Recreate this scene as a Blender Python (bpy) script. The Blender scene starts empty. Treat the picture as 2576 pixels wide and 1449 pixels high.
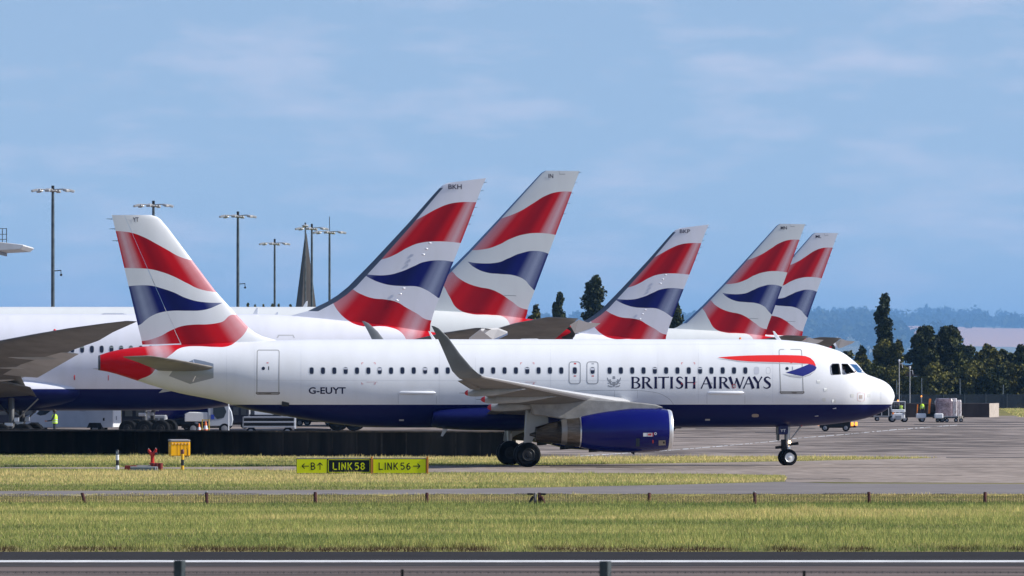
import bpy, bmesh, math, random
import numpy as np
from mathutils import Vector, Matrix, noise
R = math.radians
random.seed(7); rng = np.random.default_rng(11)
# ------------------------------------------------------------------ camera, sky, sun, exposure
F, CX, HY, H = 16650.0, 1288.0, 962.0, 3.91      # focal in picture units (2576 wide), horizon row, eye height
SUN_AZ, SUN_EL = 5.0, 34.0                        # degrees: azimuth turned from +x towards the camera, elevation
scn = bpy.context.scene
cam = bpy.data.cameras.new('camera'); camo = bpy.data.objects.new('camera', cam)
scn.collection.objects.link(camo); scn.camera = camo
camo.location = (0, 0, H); camo.rotation_euler = (R(90), 0, 0)
cam.sensor_width = 36; cam.lens = 36*F/2576; cam.shift_y = (HY-724.5)/2576
cam.clip_start = 1; cam.clip_end = 70000
cam.dof.use_dof = True; cam.dof.focus_distance = 310; cam.dof.aperture_fstop = 16
scn.view_settings.view_transform = 'Standard'; scn.view_settings.look = 'None'
scn.view_settings.exposure = 0.52; scn.view_settings.gamma = 1
SUNV = Vector((math.cos(R(SUN_EL))*math.cos(R(SUN_AZ)), -math.cos(R(SUN_EL))*math.sin(R(SUN_AZ)), math.sin(R(SUN_EL))))
w = bpy.data.worlds.new('World'); scn.world = w; w.use_nodes = True
nt = w.node_tree; nt.nodes.clear()
out = nt.nodes.new('ShaderNodeOutputWorld'); bg = nt.nodes.new('ShaderNodeBackground')
sky = nt.nodes.new('ShaderNodeTexSky'); sky.sky_type = 'NISHITA'; sky.sun_disc = False
sky.sun_elevation = R(SUN_EL); sky.sun_rotation = math.atan2(SUNV.x, SUNV.y)
sky.air_density = 1.25; sky.dust_density = 0.15; sky.ozone_density = 3.2
tc = nt.nodes.new('ShaderNodeTexCoord')
add = nt.nodes.new('ShaderNodeVectorMath'); add.operation = 'ADD'; add.inputs[1].default_value = (0, 0, 0.14)
nrm = nt.nodes.new('ShaderNodeVectorMath'); nrm.operation = 'NORMALIZE'
nt.links.new(tc.outputs['Generated'], add.inputs[0]); nt.links.new(add.outputs[0], nrm.inputs[0]); nt.links.new(nrm.outputs[0], sky.inputs[0])
mp = nt.nodes.new('ShaderNodeMapping'); mp.inputs['Scale'].default_value = (30, 30, 120)
nz = nt.nodes.new('ShaderNodeTexNoise'); nz.inputs['Scale'].default_value = 1.3; nz.inputs['Detail'].default_value = 8; nz.inputs['Roughness'].default_value = .58
cr = nt.nodes.new('ShaderNodeValToRGB'); cr.color_ramp.elements[0].position = .47; cr.color_ramp.elements[1].position = .80
cr.color_ramp.elements[0].color = (0, 0, 0, 1); cr.color_ramp.elements[1].color = (.38, .38, .38, 1)
mx = nt.nodes.new('ShaderNodeMix'); mx.data_type = 'RGBA'; mx.inputs['B'].default_value = (7.2, 6.3, 6.9, 1)
nt.links.new(tc.outputs['Generated'], mp.inputs[0]); nt.links.new(mp.outputs[0], nz.inputs['Vector']); nt.links.new(nz.outputs['Fac'], cr.inputs[0])
tn = nt.nodes.new('ShaderNodeMix'); tn.data_type = 'RGBA'; tn.blend_type = 'MULTIPLY'; tn.inputs['Factor'].default_value = 1; tn.inputs['B'].default_value = (1.03, .945, .985, 1)
nt.links.new(cr.outputs[0], mx.inputs['Factor']); nt.links.new(sky.outputs[0], tn.inputs['A']); nt.links.new(tn.outputs['Result'], mx.inputs['A'])
nt.links.new(mx.outputs['Result'], bg.inputs[0]); bg.inputs[1].default_value = 0.104
nt.links.new(bg.outputs[0], out.inputs[0])
sl = bpy.data.lights.new('sun', 'SUN'); sl.energy = 4.0; sl.angle = R(.5); sl.color = (1, .955, .89)
slo = bpy.data.objects.new('sun', sl); scn.collection.objects.link(slo); slo.rotation_euler = SUNV.to_track_quat('Z', 'Y').to_euler()
slo.location = (0, 0, 60)

# ------------------------------------------------------------------ helpers
def s_at(Y): return F/Y
def Wp(px, py, Y): return Vector(((px-CX)*Y/F, Y, H-(py-HY)*Y/F))
def G(px, py): Y = H*F/(py-HY); return ((px-CX)*Y/F, Y)
def GY(py): return H*F/(py-HY)
def tag(o, label=None, cat=None, group=None, kind=None):
    if label: o['label'] = label
    if cat: o['category'] = cat
    if group: o['group'] = group
    if kind: o['kind'] = kind
    return o
def empty(name, loc=(0,0,0), rz=0, label=None, cat=None, group=None):
    o = bpy.data.objects.new(name, None); scn.collection.objects.link(o); o.location = loc; o.rotation_euler = (0, 0, rz)
    o.empty_display_size = .3
    return tag(o, label, cat, group)
def link(name, me, parent=None):
    o = bpy.data.objects.new(name, me); scn.collection.objects.link(o)
    if parent: o.parent = parent
    return o
def copy_tree(o, parent=None):
    c = o.copy(); scn.collection.objects.link(c)
    if parent: c.parent = parent
    for ch in list(o.children): copy_tree(ch, c)
    return c
class MB:
    def __init__(s): s.v = []; s.f = []; s.m = []
    def add(s, vs, fs, m=0):
        n = len(s.v); s.v += [tuple(v) for v in vs]; s.f += [tuple(i+n for i in f) for f in fs]; s.m += [m]*len(fs); return s
    def box(s, c, d, rz=0, m=0, ry=0, rx=0):
        M = Matrix.Translation(Vector(c)) @ Matrix.Rotation(rz, 4, 'Z') @ Matrix.Rotation(ry, 4, 'Y') @ Matrix.Rotation(rx, 4, 'X')
        vs = [M @ Vector((x*d[0]/2, y*d[1]/2, z*d[2]/2)) for x in (-1, 1) for y in (-1, 1) for z in (-1, 1)]
        return s.add(vs, [(0,1,3,2),(4,6,7,5),(0,4,5,1),(2,3,7,6),(0,2,6,4),(1,5,7,3)], m)
    def rings(s, rs, m=0, cap=True, closed=True):
        n = len(rs[0]); vs = [p for r in rs for p in r]; fs = []
        for i in range(len(rs)-1):
            for j in range(n if closed else n-1):
                k = (j+1) % n; fs.append((i*n+j, i*n+k, (i+1)*n+k, (i+1)*n+j))
        if cap and closed: fs += [tuple(range(n))[::-1], tuple((len(rs)-1)*n+j for j in range(n))]
        return s.add(vs, fs, m)
    def tube(s, pts, rad, n=10, m=0, cap=True):
        pts = [Vector(p) for p in pts]; rad = rad if hasattr(rad, '__len__') else [rad]*len(pts); rs = []
        for i, p in enumerate(pts):
            d = (pts[min(i+1, len(pts)-1)]-pts[max(i-1, 0)]).normalized()
            a = d.orthogonal() if abs(d.z) > .9 else d.cross(Vector((0, 0, 1)))
            if abs(d.z) > .9: a = Vector((1, 0, 0)) - d*d.x
            a.normalize(); b = d.cross(a)
            rs.append([p + rad[i]*(math.cos(t)*a+math.sin(t)*b) for t in [2*math.pi*k/n for k in range(n)]])
        return s.rings(rs, m, cap)
    def lathe(s, prof, c=(0,0,0), ax='Z', n=24, m=0, cap=True, sx=1, sy=1):
        rs = []
        for (h, r) in prof:
            ring = []
            for k in range(n):
                t = 2*math.pi*k/n; a, b = r*math.cos(t)*sx, r*math.sin(t)*sy
                ring.append(Vector(c) + Vector({'Z': (a, b, h), 'X': (h, a, b), 'Y': (a, h, b)}[ax]))
            rs.append(ring)
        return s.rings(rs, m, cap)
    def prism(s, poly, y0, y1, m=0):           # poly in (x,z)
        n = len(poly); vs = [(x, y0, z) for x, z in poly]+[(x, y1, z) for x, z in poly]
        return s.add(vs, [tuple(range(n)), tuple(range(2*n-1, n-1, -1))]+[(i, n+i, n+(i+1) % n, (i+1) % n) for i in range(n)], m)
    def build(s, name, mats, parent=None, smooth=True, ang=35, bevel=0):
        me = bpy.data.meshes.new(name); me.from_pydata(s.v, [], s.f)
        mats = mats if isinstance(mats, (list, tuple)) else [mats]
        for m in mats: me.materials.append(m)
        if len(mats) > 1: me.polygons.foreach_set('material_index', s.m)
        bm = bmesh.new(); bm.from_mesh(me)
        if bevel: bmesh.ops.bevel(bm, geom=[e for e in bm.edges if len(e.link_faces) == 2 and e.calc_face_angle(0) > R(40)], offset=bevel, segments=1, affect='EDGES', profile=.7)
        bmesh.ops.recalc_face_normals(bm, faces=bm.faces); bm.to_mesh(me); bm.free()
        if smooth:
            me.polygons.foreach_set('use_smooth', [True]*len(me.polygons)); me.set_sharp_from_angle(angle=R(ang))
        me.update()
        return link(name, me, parent)
# ---- materials
MATS = {}
def mat(name, col, rough=.6, metal=0, spec=.5, emit=None, es=1, coat=0, alpha=None):
    if name in MATS: return MATS[name]
    m = bpy.data.materials.new(name); m.use_nodes = True; b = m.node_tree.nodes['Principled BSDF']
    b.inputs['Base Color'].default_value = (*col, 1); b.inputs['Roughness'].default_value = rough; b.inputs['Metallic'].default_value = metal
    b.inputs['Specular IOR Level'].default_value = spec; b.inputs['Coat Weight'].default_value = coat; b.inputs['Coat Roughness'].default_value = .08
    if emit: b.inputs['Emission Color'].default_value = (*emit, 1); b.inputs['Emission Strength'].default_value = es
    MATS[name] = m; return m
def nmat(name, cols, scale=1.0, vscale=(1,1,1), rough=.8, detail=6, pos=(.35, .65), bump=0, coord='Object', spec=.3, rgh2=None, metal=0, cols2=None, scale2=8, fac2=.35, bscale=None):
    """noise coloured material: cols = colours ramped over a noise, cols2 = second finer noise mixed in"""
    if name in MATS: return MATS[name]
    m = bpy.data.materials.new(name); m.use_nodes = True; t = m.node_tree; b = t.nodes['Principled BSDF']; L = t.links.new
    tcn = t.nodes.new('ShaderNodeTexCoord'); mpn = t.nodes.new('ShaderNodeMapping'); mpn.inputs['Scale'].default_value = vscale
    n = t.nodes.new('ShaderNodeTexNoise'); n.inputs['Scale'].default_value = scale; n.inputs['Detail'].default_value = detail; n.inputs['Roughness'].default_value = .6
    r = t.nodes.new('ShaderNodeValToRGB'); e = r.color_ramp.elements
    while len(e) < len(cols): e.new(.5)
    for i, c in enumerate(cols): e[i].position = pos[0]+(pos[1]-pos[0])*i/(len(cols)-1); e[i].color = (*c, 1)
    L(tcn.outputs[coord], mpn.inputs[0]); L(mpn.outputs[0], n.inputs['Vector']); L(n.outputs['Fac'], r.inputs[0]); o = r.outputs[0]
    if cols2:
        n2 = t.nodes.new('ShaderNodeTexNoise'); n2.inputs['Scale'].default_value = scale2; n2.inputs['Detail'].default_value = 4
        r2 = t.nodes.new('ShaderNodeValToRGB'); r2.color_ramp.elements[0].position = .4; r2.color_ramp.elements[1].position = .62
        r2.color_ramp.elements[0].color = (*cols2[0], 1); r2.color_ramp.elements[1].color = (*cols2[1], 1)
        mxn = t.nodes.new('ShaderNodeMix'); mxn.data_type = 'RGBA'; mxn.inputs['Factor'].default_value = fac2
        L(mpn.outputs[0], n2.inputs['Vector']); L(n2.outputs['Fac'], r2.inputs[0]); L(o, mxn.inputs['A']); L(r2.outputs[0], mxn.inputs['B']); o = mxn.outputs['Result']
    L(o, b.inputs['Base Color']); b.inputs['Roughness'].default_value = rough; b.inputs['Specular IOR Level'].default_value = spec; b.inputs['Metallic'].default_value = metal
    if bump:
        bn = t.nodes.new('ShaderNodeBump'); bn.inputs['Strength'].default_value = bump; bn.inputs['Distance'].default_value = .02
        n3 = t.nodes.new('ShaderNodeTexNoise'); n3.inputs['Scale'].default_value = bscale or 20; L(tcn.outputs['Object'], n3.inputs['Vector'])
        L(n3.outputs['Fac'], bn.inputs['Height']); L(bn.outputs[0], b.inputs['Normal'])
    MATS[name] = m; return m
WHITE = (.80, .81, .83); NAVY = (.006, .009, .075); RED = (.56, .008, .016)
M_white = mat('white_paint', WHITE, .35, coat=.5)
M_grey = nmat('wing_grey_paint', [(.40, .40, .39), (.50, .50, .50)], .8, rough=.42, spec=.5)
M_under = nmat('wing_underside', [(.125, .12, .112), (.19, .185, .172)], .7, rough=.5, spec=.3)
M_metal = mat('bare_metal', (.62, .62, .64), .3, 1)
M_lip = mat('polished_lip', (.86, .87, .88), .32, .75)
M_dmetal = nmat('hot_metal', [(.10, .085, .07), (.19, .165, .14)], 2, (1, 6, 6), rough=.38, metal=.8)
M_bdmetal = nmat('burnt_metal', [(.03, .025, .02), (.07, .06, .05)], 2, (1, 6, 6), rough=.5, metal=.6)
M_black = mat('black_rubber', (.005, .006, .008), .8, spec=.15)
M_blackp = mat('black_paint', (.012, .012, .014), .5)
M_navy = mat('navy_paint', NAVY, .3, spec=.35)
M_navyl = mat('nacelle_blue_paint', (.0015, .003, .115), .2, spec=.3, coat=.1)
M_navyt = mat('navy_lettering', (.006, .006, .045), .5, spec=.2)
M_red = mat('red_paint', RED, .35)
M_redm = mat('red_marking', (.55, .05, .05), .5)
M_pane = mat('dark_window_pane', (.012, .016, .035), .12, spec=.6)
M_frame = mat('window_ring', (.42, .43, .45), .5)
M_line = mat('panel_line', (.34, .34, .35), .6)
M_sill = mat('door_sill_metal', (.17, .16, .15), .5, .4)
M_steel = mat('gear_steel', (.42, .42, .42), .4, .6)
M_dark = mat('dark_machinery', (.010, .011, .013), .6, spec=.25)
M_hvis = mat('hi_vis_yellow', (.55, .85, .03), .6, emit=None)
M_orange = mat('orange_paint', (.95, .26, .02), .5)
M_yellow = mat('yellow_plastic', (.95, .46, .006), .5, spec=.25)
M_skin = mat('skin', (.42, .22, .15), .6)
M_cloth = mat('dark_cloth', (.02, .025, .035), .8)
M_hair = mat('dark_hair', (.03, .02, .015), .7)

def pchip(xs, ys):
    xs = np.array(xs, float); ys = np.array(ys, float); h = np.diff(xs); d = np.diff(ys)/h; m = np.zeros(len(xs))
    for i in range(1, len(xs)-1):
        if d[i-1]*d[i] > 0:
            w1 = 2*h[i]+h[i-1]; w2 = h[i]+2*h[i-1]; m[i] = (w1+w2)/(w1/d[i-1]+w2/d[i])
    m[0] = d[0]; m[-1] = d[-1]
    def f(x):
        x = min(max(x, xs[0]), xs[-1]); i = min(int(np.searchsorted(xs, x, side='right'))-1, len(xs)-2); i = max(i, 0); t = (x-xs[i])/h[i]
        return (2*t**3-3*t*t+1)*ys[i]+(t**3-2*t*t+t)*h[i]*m[i]+(-2*t**3+3*t*t)*ys[i+1]+(t**3-t*t)*h[i]*m[i+1]
    return f
class Plane:
    """frame of an aircraft: local X forward from the nose tip, y to port, z up"""
    def __init__(s, x0, y0, head, side, L):
        s.x0, s.y0, s.c, s.s, s.head, s.side, s.L = x0, y0, math.cos(head), math.sin(head), head, side, L
    def loc(s, px, py, y=0.0):
        q = (px-CX)/F; X = (q*(s.y0+y*s.c)-s.x0+y*s.s)/(s.c-q*s.s); Y = s.y0+X*s.s+y*s.c
        return X, H-(py-HY)/F*Y
    def profile(s, top, bot, k=.955):
        f = lambda pts: sorted([(math.sqrt(max(-s.loc(x, y)[0], 0)), s.loc(x, y)[1]) for x, y in pts])
        t, b = f(top), f(bot); tip = (t[0][1]+b[0][1])/2
        t[0] = (0, tip); b[0] = (0, tip)
        s.ft = pchip(*zip(*t)); s.fb = pchip(*zip(*b)); s.k = k
    def zt(s, X): return s.ft(math.sqrt(max(-X, 0)))
    def zb(s, X): return s.fb(math.sqrt(max(-X, 0)))
    def hw(s, X): return s.k*(s.zt(X)-s.zb(X))/2
    def surf(s, X, z):
        zt, zb = s.zt(X), s.zb(X); zc, hz = (zt+zb)/2, max((zt-zb)/2, 1e-3); t = (z-zc)/hz
        return s.k*hz*math.sqrt(max(0, 1-t*t))
    def S(s, px, py, off=0.012):
        y = s.side*1.9
        for _ in range(26):
            X, z = s.loc(px, py, y); y = .5*y+.5*s.side*(s.surf(X, z))
        X, z = s.loc(px, py, y)
        return (X, y+s.side*off, z)
    def fuselage(s, mats, parent, n=120, N=150, cut=None):
        rs = []
        for i in range(N+1):
            t = i/N; X = -s.L*(t**1.7); X = min(X, -.0015)
            zt, zb = s.zt(X), s.zb(X); zc, hz = (zt+zb)/2, (zt-zb)/2
            rs.append([(X, s.k*hz*math.cos(a), zc+hz*math.sin(a)) for a in [2*math.pi*k/n for k in range(n)]])
        m = MB(); m.rings(rs); return m.build('fuselage', mats, parent, ang=50)
    def decal(s, polys, name, m, parent, off=.012, step=5, m_idx=None, thick=0):
        off = (.006 if s.side < 0 and max(p[0] for q_ in polys for p in q_) > 2040 else .0015)+off*.16
        """flat polygons in picture coordinates wrapped on to the skin"""
        bm = bmesh.new()
        for poly in polys:
            vs = [bm.verts.new((x, 0, y)) for x, y in poly]
            try: bm.faces.new(vs)
            except ValueError: pass
        bmesh.ops.triangulate(bm, faces=bm.faces)
        ys = [v.co.z for v in bm.verts]; xs = [v.co.x for v in bm.verts]
        k = math.ceil(min(ys)/step)*step
        while k < max(ys):
            bmesh.ops.bisect_plane(bm, geom=bm.verts[:]+bm.edges[:]+bm.faces[:], plane_co=(0, 0, k), plane_no=(0, 0, 1)); k += step
        sx_ = 6 if max(xs) > 2050 and s.side < 0 else 40; k = math.ceil(min(xs)/sx_)*sx_
        while k < max(xs):
            bmesh.ops.bisect_plane(bm, geom=bm.verts[:]+bm.edges[:]+bm.faces[:], plane_co=(k, 0, 0), plane_no=(1, 0, 0)); k += sx_
        for v in bm.verts: v.co = s.S(v.co.x, v.co.z, off)
        bmesh.ops.recalc_face_normals(bm, faces=bm.faces)
        want = Vector((0, s.side, 0))
        for f in bm.faces:
            f.normal_update()
            if f.normal.dot(want) < 0: f.normal_flip()
            f.smooth = True
        me = bpy.data.meshes.new(name); bm.to_mesh(me); bm.free(); me.materials.append(m)
        return link(name, me, parent)
def foil_ring(LE, TE, nrm_, th, n=9, u0=0, u1=1):
    LE, TE, nrm_ = Vector(LE), Vector(TE), Vector(nrm_).normalized()
    def yt(u): return max(5*th*(.2969*math.sqrt(u)-.126*u-.3516*u*u+.2843*u**3-.1015*u**4), 0.002)
    us = [u0+(u1-u0)*(.5-.5*math.cos(math.pi*i/n)) for i in range(n+1)]
    up = [LE.lerp(TE, u)+nrm_*yt(u) for u in us]; lo = [LE.lerp(TE, u)-nrm_*yt(u) for u in us[::-1]]
    if u0 == 0: lo = lo[:-1]
    return up+lo
def ribbon(pts, w=None, sub=5):
    """variable width stroke -> list of quads; pts (x,y,w)"""
    P = [Vector((p[0], p[1], (p[2] if len(p) > 2 else w))) for p in pts]
    if len(P) > 2 and sub > 1:
        Q = []
        for i in range(len(P)-1):
            p0, p1, p2, p3 = P[max(i-1, 0)], P[i], P[i+1], P[min(i+2, len(P)-1)]
            for k in range(sub):
                t = k/sub; Q.append(.5*((2*p1)+(p2-p0)*t+(2*p0-5*p1+4*p2-p3)*t*t+(3*p1-p0-3*p2+p3)*t**3))
        Q.append(P[-1]); P = Q
    L_, R_ = [], []
    for i, p in enumerate(P):
        d = P[min(i+1, len(P)-1)]-P[max(i-1, 0)]; d = Vector((d.x, d.y)); d.normalize(); nx = Vector((-d.y, d.x))*p.z/2
        L_.append((p.x+nx.x, p.y+nx.y)); R_.append((p.x-nx.x, p.y-nx.y))
    return [[L_[i], L_[i+1], R_[i+1], R_[i]] for i in range(len(P)-1)]
def ring_poly(cx, cy, rx, ry, w, n=20, sq=2.0):
    def pt(a, k):
        c, s_ = math.cos(a), math.sin(a); return (cx+(rx-k)*abs(c)**(2/sq)*(1 if c > 0 else -1), cy+(ry-k)*abs(s_)**(2/sq)*(1 if s_ > 0 else -1))
    A = [2*math.pi*i/n for i in range(n+1)]
    return [[pt(A[i], 0), pt(A[i+1], 0), pt(A[i+1], w), pt(A[i], w)] for i in range(n)]
def disc_poly(cx, cy, rx, ry, n=20, sq=2.0):
    return [[(cx+rx*abs(math.cos(a))**(2/sq)*(1 if math.cos(a) > 0 else -1), cy+ry*abs(math.sin(a))**(2/sq)*(1 if math.sin(a) > 0 else -1)) for a in [2*math.pi*i/n for i in range(n)]]]
def text_mesh(txt, size=1, bold=0, sx=1):
    cu = bpy.data.curves.new('t', 'FONT'); cu.body = txt; cu.size = size; cu.offset = bold; cu.resolution_u = 3
    ob = bpy.data.objects.new('t', cu); scn.collection.objects.link(ob); bpy.context.view_layer.update()
    me = bpy.data.meshes.new_from_object(ob.evaluated_get(bpy.context.evaluated_depsgraph_get()))
    bpy.data.objects.remove(ob); bpy.data.curves.remove(cu)
    v = [(a.co.x, a.co.y) for a in me.vertices]; f = [tuple(p.vertices) for p in me.polygons]; bpy.data.meshes.remove(me)
    x0, x1 = min(a[0] for a in v), max(a[0] for a in v); y0, y1 = min(a[1] for a in v), max(a[1] for a in v)
    return v, f, (x0, x1, y0, y1)
def text_polys(txt, box, bold=.01):
    """text fitted into picture box x0,ytop,x1,ybottom -> polygons"""
    v, f, (x0, x1, y0, y1) = text_mesh(txt, 1, bold); X0, Yt, X1, Yb = box
    m = [(X0+(a-x0)/(x1-x0)*(X1-X0), Yb+(b-y0)/(y1-y0)*(Yt-Yb)) for a, b in v]
    return [[m[i] for i in p] for p in f]

# ------------------------------------------------------------------ livery material (paint scheme on real surfaces)
def livery(name, P, zblue, red1, blue, red2, fin, cap=None, white=WHITE, y_ref=0, halft=True):
    m = bpy.data.materials.new(name); m.use_nodes = True; t = m.node_tree; L = t.links.new; b = t.nodes['Principled BSDF']
    def N(tp, **kw):
        n = t.nodes.new(tp)
        for k, v in kw.items(): setattr(n, k, v)
        return n
    def math_(op, a, c=None, clamp=False):
        n = N('ShaderNodeMath', operation=op); n.use_clamp = clamp
        for i, v in enumerate((a, c)):
            if v is None: continue
            if isinstance(v, (int, float)): n.inputs[i].default_value = v
            else: L(v, n.inputs[i])
        return n.outputs[0]
    tcn = N('ShaderNodeTexCoord'); sp = N('ShaderNodeSeparateXYZ'); L(tcn.outputs['Object'], sp.inputs[0]); X, Z = sp.outputs[0], sp.outputs[2]
    def curve(pts):
        q = sorted(P.loc(x, y) for x, y in pts)
        xa, xb = q[0][0], q[-1][0]; za, zb_ = min(p[1] for p in q)-.2, max(p[1] for p in q)+.2
        mr = N('ShaderNodeMapRange'); L(X, mr.inputs[0]); mr.inputs[1].default_value = xa; mr.inputs[2].default_value = xb
        fc = N('ShaderNodeFloatCurve'); L(mr.outputs[0], fc.inputs['Value']); c = fc.mapping.curves[0]
        n01 = [((x-xa)/(xb-xa), (z-za)/(zb_-za)) for x, z in q]
        c.points[0].location = n01[0]; c.points[1].location = n01[-1]
        for p in n01[1:-1]: c.points.new(*p)
        for p in c.points: p.handle_type = 'AUTO'
        fc.mapping.update()
        mr2 = N('ShaderNodeMapRange'); L(fc.outputs[0], mr2.inputs[0]); mr2.inputs[3].default_value = za; mr2.inputs[4].default_value = zb_
        return mr2.outputs[0]
    def band(tp, bt): return math_('MULTIPLY', math_('LESS_THAN', Z, curve(tp)), math_('GREATER_THAN', Z, curve(bt)))
    r1, bl, r2 = band(*red1), band(*blue), band(*red2)
    # u: 0 at trailing edge, 1 at leading edge
    (a0, a1), (b0, b1) = fin
    def lin(p, q):
        (x0, z0), (x1, z1) = P.loc(*p), P.loc(*q); k = (x1-x0)/(z1-z0)
        return math_('ADD', math_('MULTIPLY', Z, k), x0-k*z0)
    te, le = lin(a0, a1), lin(b0, b1)
    u = math_('DIVIDE', math_('SUBTRACT', X, te), math_('SUBTRACT', le, te))
    def ramp(fac, els, interp='EASE'):
        r = N('ShaderNodeValToRGB'); r.color_ramp.interpolation = interp; e = r.color_ramp.elements
        while len(e) < len(els): e.new(.5)
        for i, (p, c) in enumerate(els): e[i].position = p; e[i].color = (c, c, c, 1)
        L(fac, r.inputs[0]); return r.outputs[0]
    wht = ramp(u, [(0, 0), (.045, .42), (.11, .85), (.17, .55), (.27, 0), (.74, 0), (.88, .42), (.97, .62)])
    drk = ramp(u, [(0, 0), (.30, .0), (.44, .55), (.55, .4), (.68, 0), (1, 0)])
    # halftone mesh
    pt = 2*math.pi/.05
    def sq(v): return math_('ADD', math_('MULTIPLY', math_('SINE', math_('MULTIPLY', v, pt)), .5), .5)
    ht = math_('MULTIPLY', sq(math_('ADD', X, math_('MULTIPLY', Z, .12))), sq(Z))
    whf = math_('MULTIPLY', wht, math_('ADD', math_('MULTIPLY', ht, 1.3), .35), clamp=True)
    def col(c): n = N('ShaderNodeRGB'); n.outputs[0].default_value = (*c, 1); return n.outputs[0]
    def mixc(f, a, c):
        n = N('ShaderNodeMix', data_type='RGBA')
        for s_, v in (('Factor', f), ('A', a), ('B', c)):
            if isinstance(v, (int, float)): n.inputs[s_].default_value = v
            else: L(v, n.inputs[s_])
        return n.outputs['Result']
    wc = col(white)
    mpd = N('ShaderNodeMapping'); mpd.inputs['Scale'].default_value = (1.3, .4, .35); L(tcn.outputs['Object'], mpd.inputs[0])
    # slight dirt on the white
    nn = N('ShaderNodeTexNoise'); nn.inputs['Scale'].default_value = .5; nn.inputs['Detail'].default_value = 7; nn.inputs['Scale'].default_value = 1.1; L(mpd.outputs[0], nn.inputs['Vector'])
    wv = mixc(math_('MULTIPLY', math_('POWER', nn.outputs['Fac'], 2.0), .75), wc, col((.62, .62, .61)))
    redc = mixc(whf, mixc(drk, col(RED), col((.10, .002, .012))), col((.72, .70, .74)))
    bluc = mixc(whf, mixc(drk, col((.008, .012, .13)), col((.004, .006, .045))), col((.5, .56, .68)))
    base = mixc(math_('LESS_THAN', Z, zblue), wv, col(NAVY))
    base = mixc(r1, base, redc); base = mixc(bl, base, bluc); base = mixc(r2, base, redc)
    if cap: base = mixc(math_('LESS_THAN', X, cap), base, col((.09, .10, .115)))
    L(base, b.inputs['Base Color']); b.inputs['Roughness'].default_value = .36; b.inputs['Specular IOR Level'].default_value = .09; b.inputs['Coat Weight'].default_value = .02; b.inputs['Coat Roughness'].default_value = .1
    return m
def fin_part(P, pairs, name, mats, parent, th=.09, maxth=.62, u0=0, u1=1, le_mat=False):
    m = MB(); rs = []
    for (a, b) in pairs:
        (x0, z0), (x1, z1) = P.loc(*a), P.loc(*b); c = abs(x0-x1)
        rs.append(foil_ring((x0, 0, z0), (x1, 0, z1), (0, 1, 0), min(th*c, maxth), 14, u0, u1))
    m.rings(rs)
    if le_mat:
        n = len(rs[0]); k = 0
        for i in range(len(rs)-1):
            for j in range(n):
                if j < 3 or j >= n-3: m.m[i*n+j] = 1
    return m.build(name, mats, parent, ang=40)

# ================================================================== STRUCTURE: ground, roads, hills
def sheet(name, pts, z, m, lab=None, subdiv=0):
    me = bpy.data.meshes.new(name); me.from_pydata([(x, y, z) for x, y in pts], [], [tuple(range(len(pts)))]); me.materials.append(m)
    bm = bmesh.new(); bm.from_mesh(me); bmesh.ops.recalc_face_normals(bm, faces=bm.faces)
    for f in bm.faces:
        if f.normal.z < 0: f.normal_flip()
    bm.to_mesh(me); bm.free()
    return tag(link(name, me), lab, kind='structure')
M_soil = nmat('grass_field', [(.13, .14, .04), (.24, .21, .075), (.32, .26, .12)], .12, rough=.95, cols2=[(.07, .09, .02), (.2, .17, .08)], scale2=2.5, spec=.04)
M_conc = nmat('apron_concrete', [(.10, .084, .074), (.27, .226, .196), (.37, .31, .27)], .11, (.5, .30, 1), rough=.75, pos=(.36, .62), cols2=[(.05, .042, .038), (.37, .31, .27)], scale2=.6, fac2=.5, spec=.04)
M_taxi = nmat('taxiway_concrete', [(.26, .215, .18), (.38, .315, .265)], .13, (1, .45, 1), rough=.8, pos=(.35, .6), cols2=[(.15, .125, .105), (.38, .315, .27)], scale2=1.1, fac2=.4, spec=.04)
M_road = nmat('service_asphalt', [(.20, .175, .165), (.26, .23, .215)], .2, rough=.85, cols2=[(.12, .12, .13), (.2, .2, .2)], scale2=2, fac2=.25, spec=.04)
M_shoulder = nmat('fresh_tarmac', [(.026, .024, .024), (.038, .035, .034)], .5, rough=.85, cols2=[(.02, .019, .02), (.06, .056, .054)], scale2=14, fac2=.4, spec=.04)
M_runway = nmat('runway_asphalt', [(.08, .062, .055), (.145, .112, .10), (.20, .155, .138)], .06, (1, 12, 1), rough=.8, pos=(.4, .6), cols2=[(.07, .06, .056), (.16, .135, .12)], scale2=9, fac2=.3, spec=.04)
M_mark = nmat('road_marking', [(.50, .50, .50), (.72, .72, .70)], 1.2, rough=.7, spec=.04)
M_seal = nmat('joint_sealant', [(.03, .03, .032), (.07, .065, .065)], .8, rough=.6, spec=.04)
sheet('ground', [(-3000, -60), (3000, -60), (3000, 9000), (-3000, 9000)], 0, M_soil)
far = GY(1046)
sheet('apron', [(-900, GY(1149))]+[G(x, y) for x, y in [(600, 1149), (1270, 1149), (2000, 1149), (2380, 1151.5), (3400, 1150)]]+[(900, GY(1150)), (900, far), (-900, far)], .004, M_conc)
sheet('taxiway', [(-250, GY(1176.4)), G(0, 1176.4), G(480, 1175.5), G(1000, 1172), G(1384, 1170), G(1706, 1165.5), G(2003, 1160.5), G(2314, 1153.5), G(2390, 1150), G(3400, 1149), G(3400, 1219), G(1976, 1213), G(1976, 1196), G(1800, 1192.5), G(1384, 1189.5), G(1080, 1188.5), G(700, 1183.5), G(480, 1180), G(0, 1178.4), (-250, GY(1178.4))], .008, M_taxi)
sheet('service_road', [(-180, GY(1236)), G(0, 1236), G(1000, 1233), G(1384, 1226.8), G(1706, 1220), G(1974, 1212.5), G(2100, 1217), G(3600, 1221), G(3600, 1243.5), G(1384, 1243.5), G(700, 1246), G(0, 1249.5), (-180, GY(1249))], .012, M_road)
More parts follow.
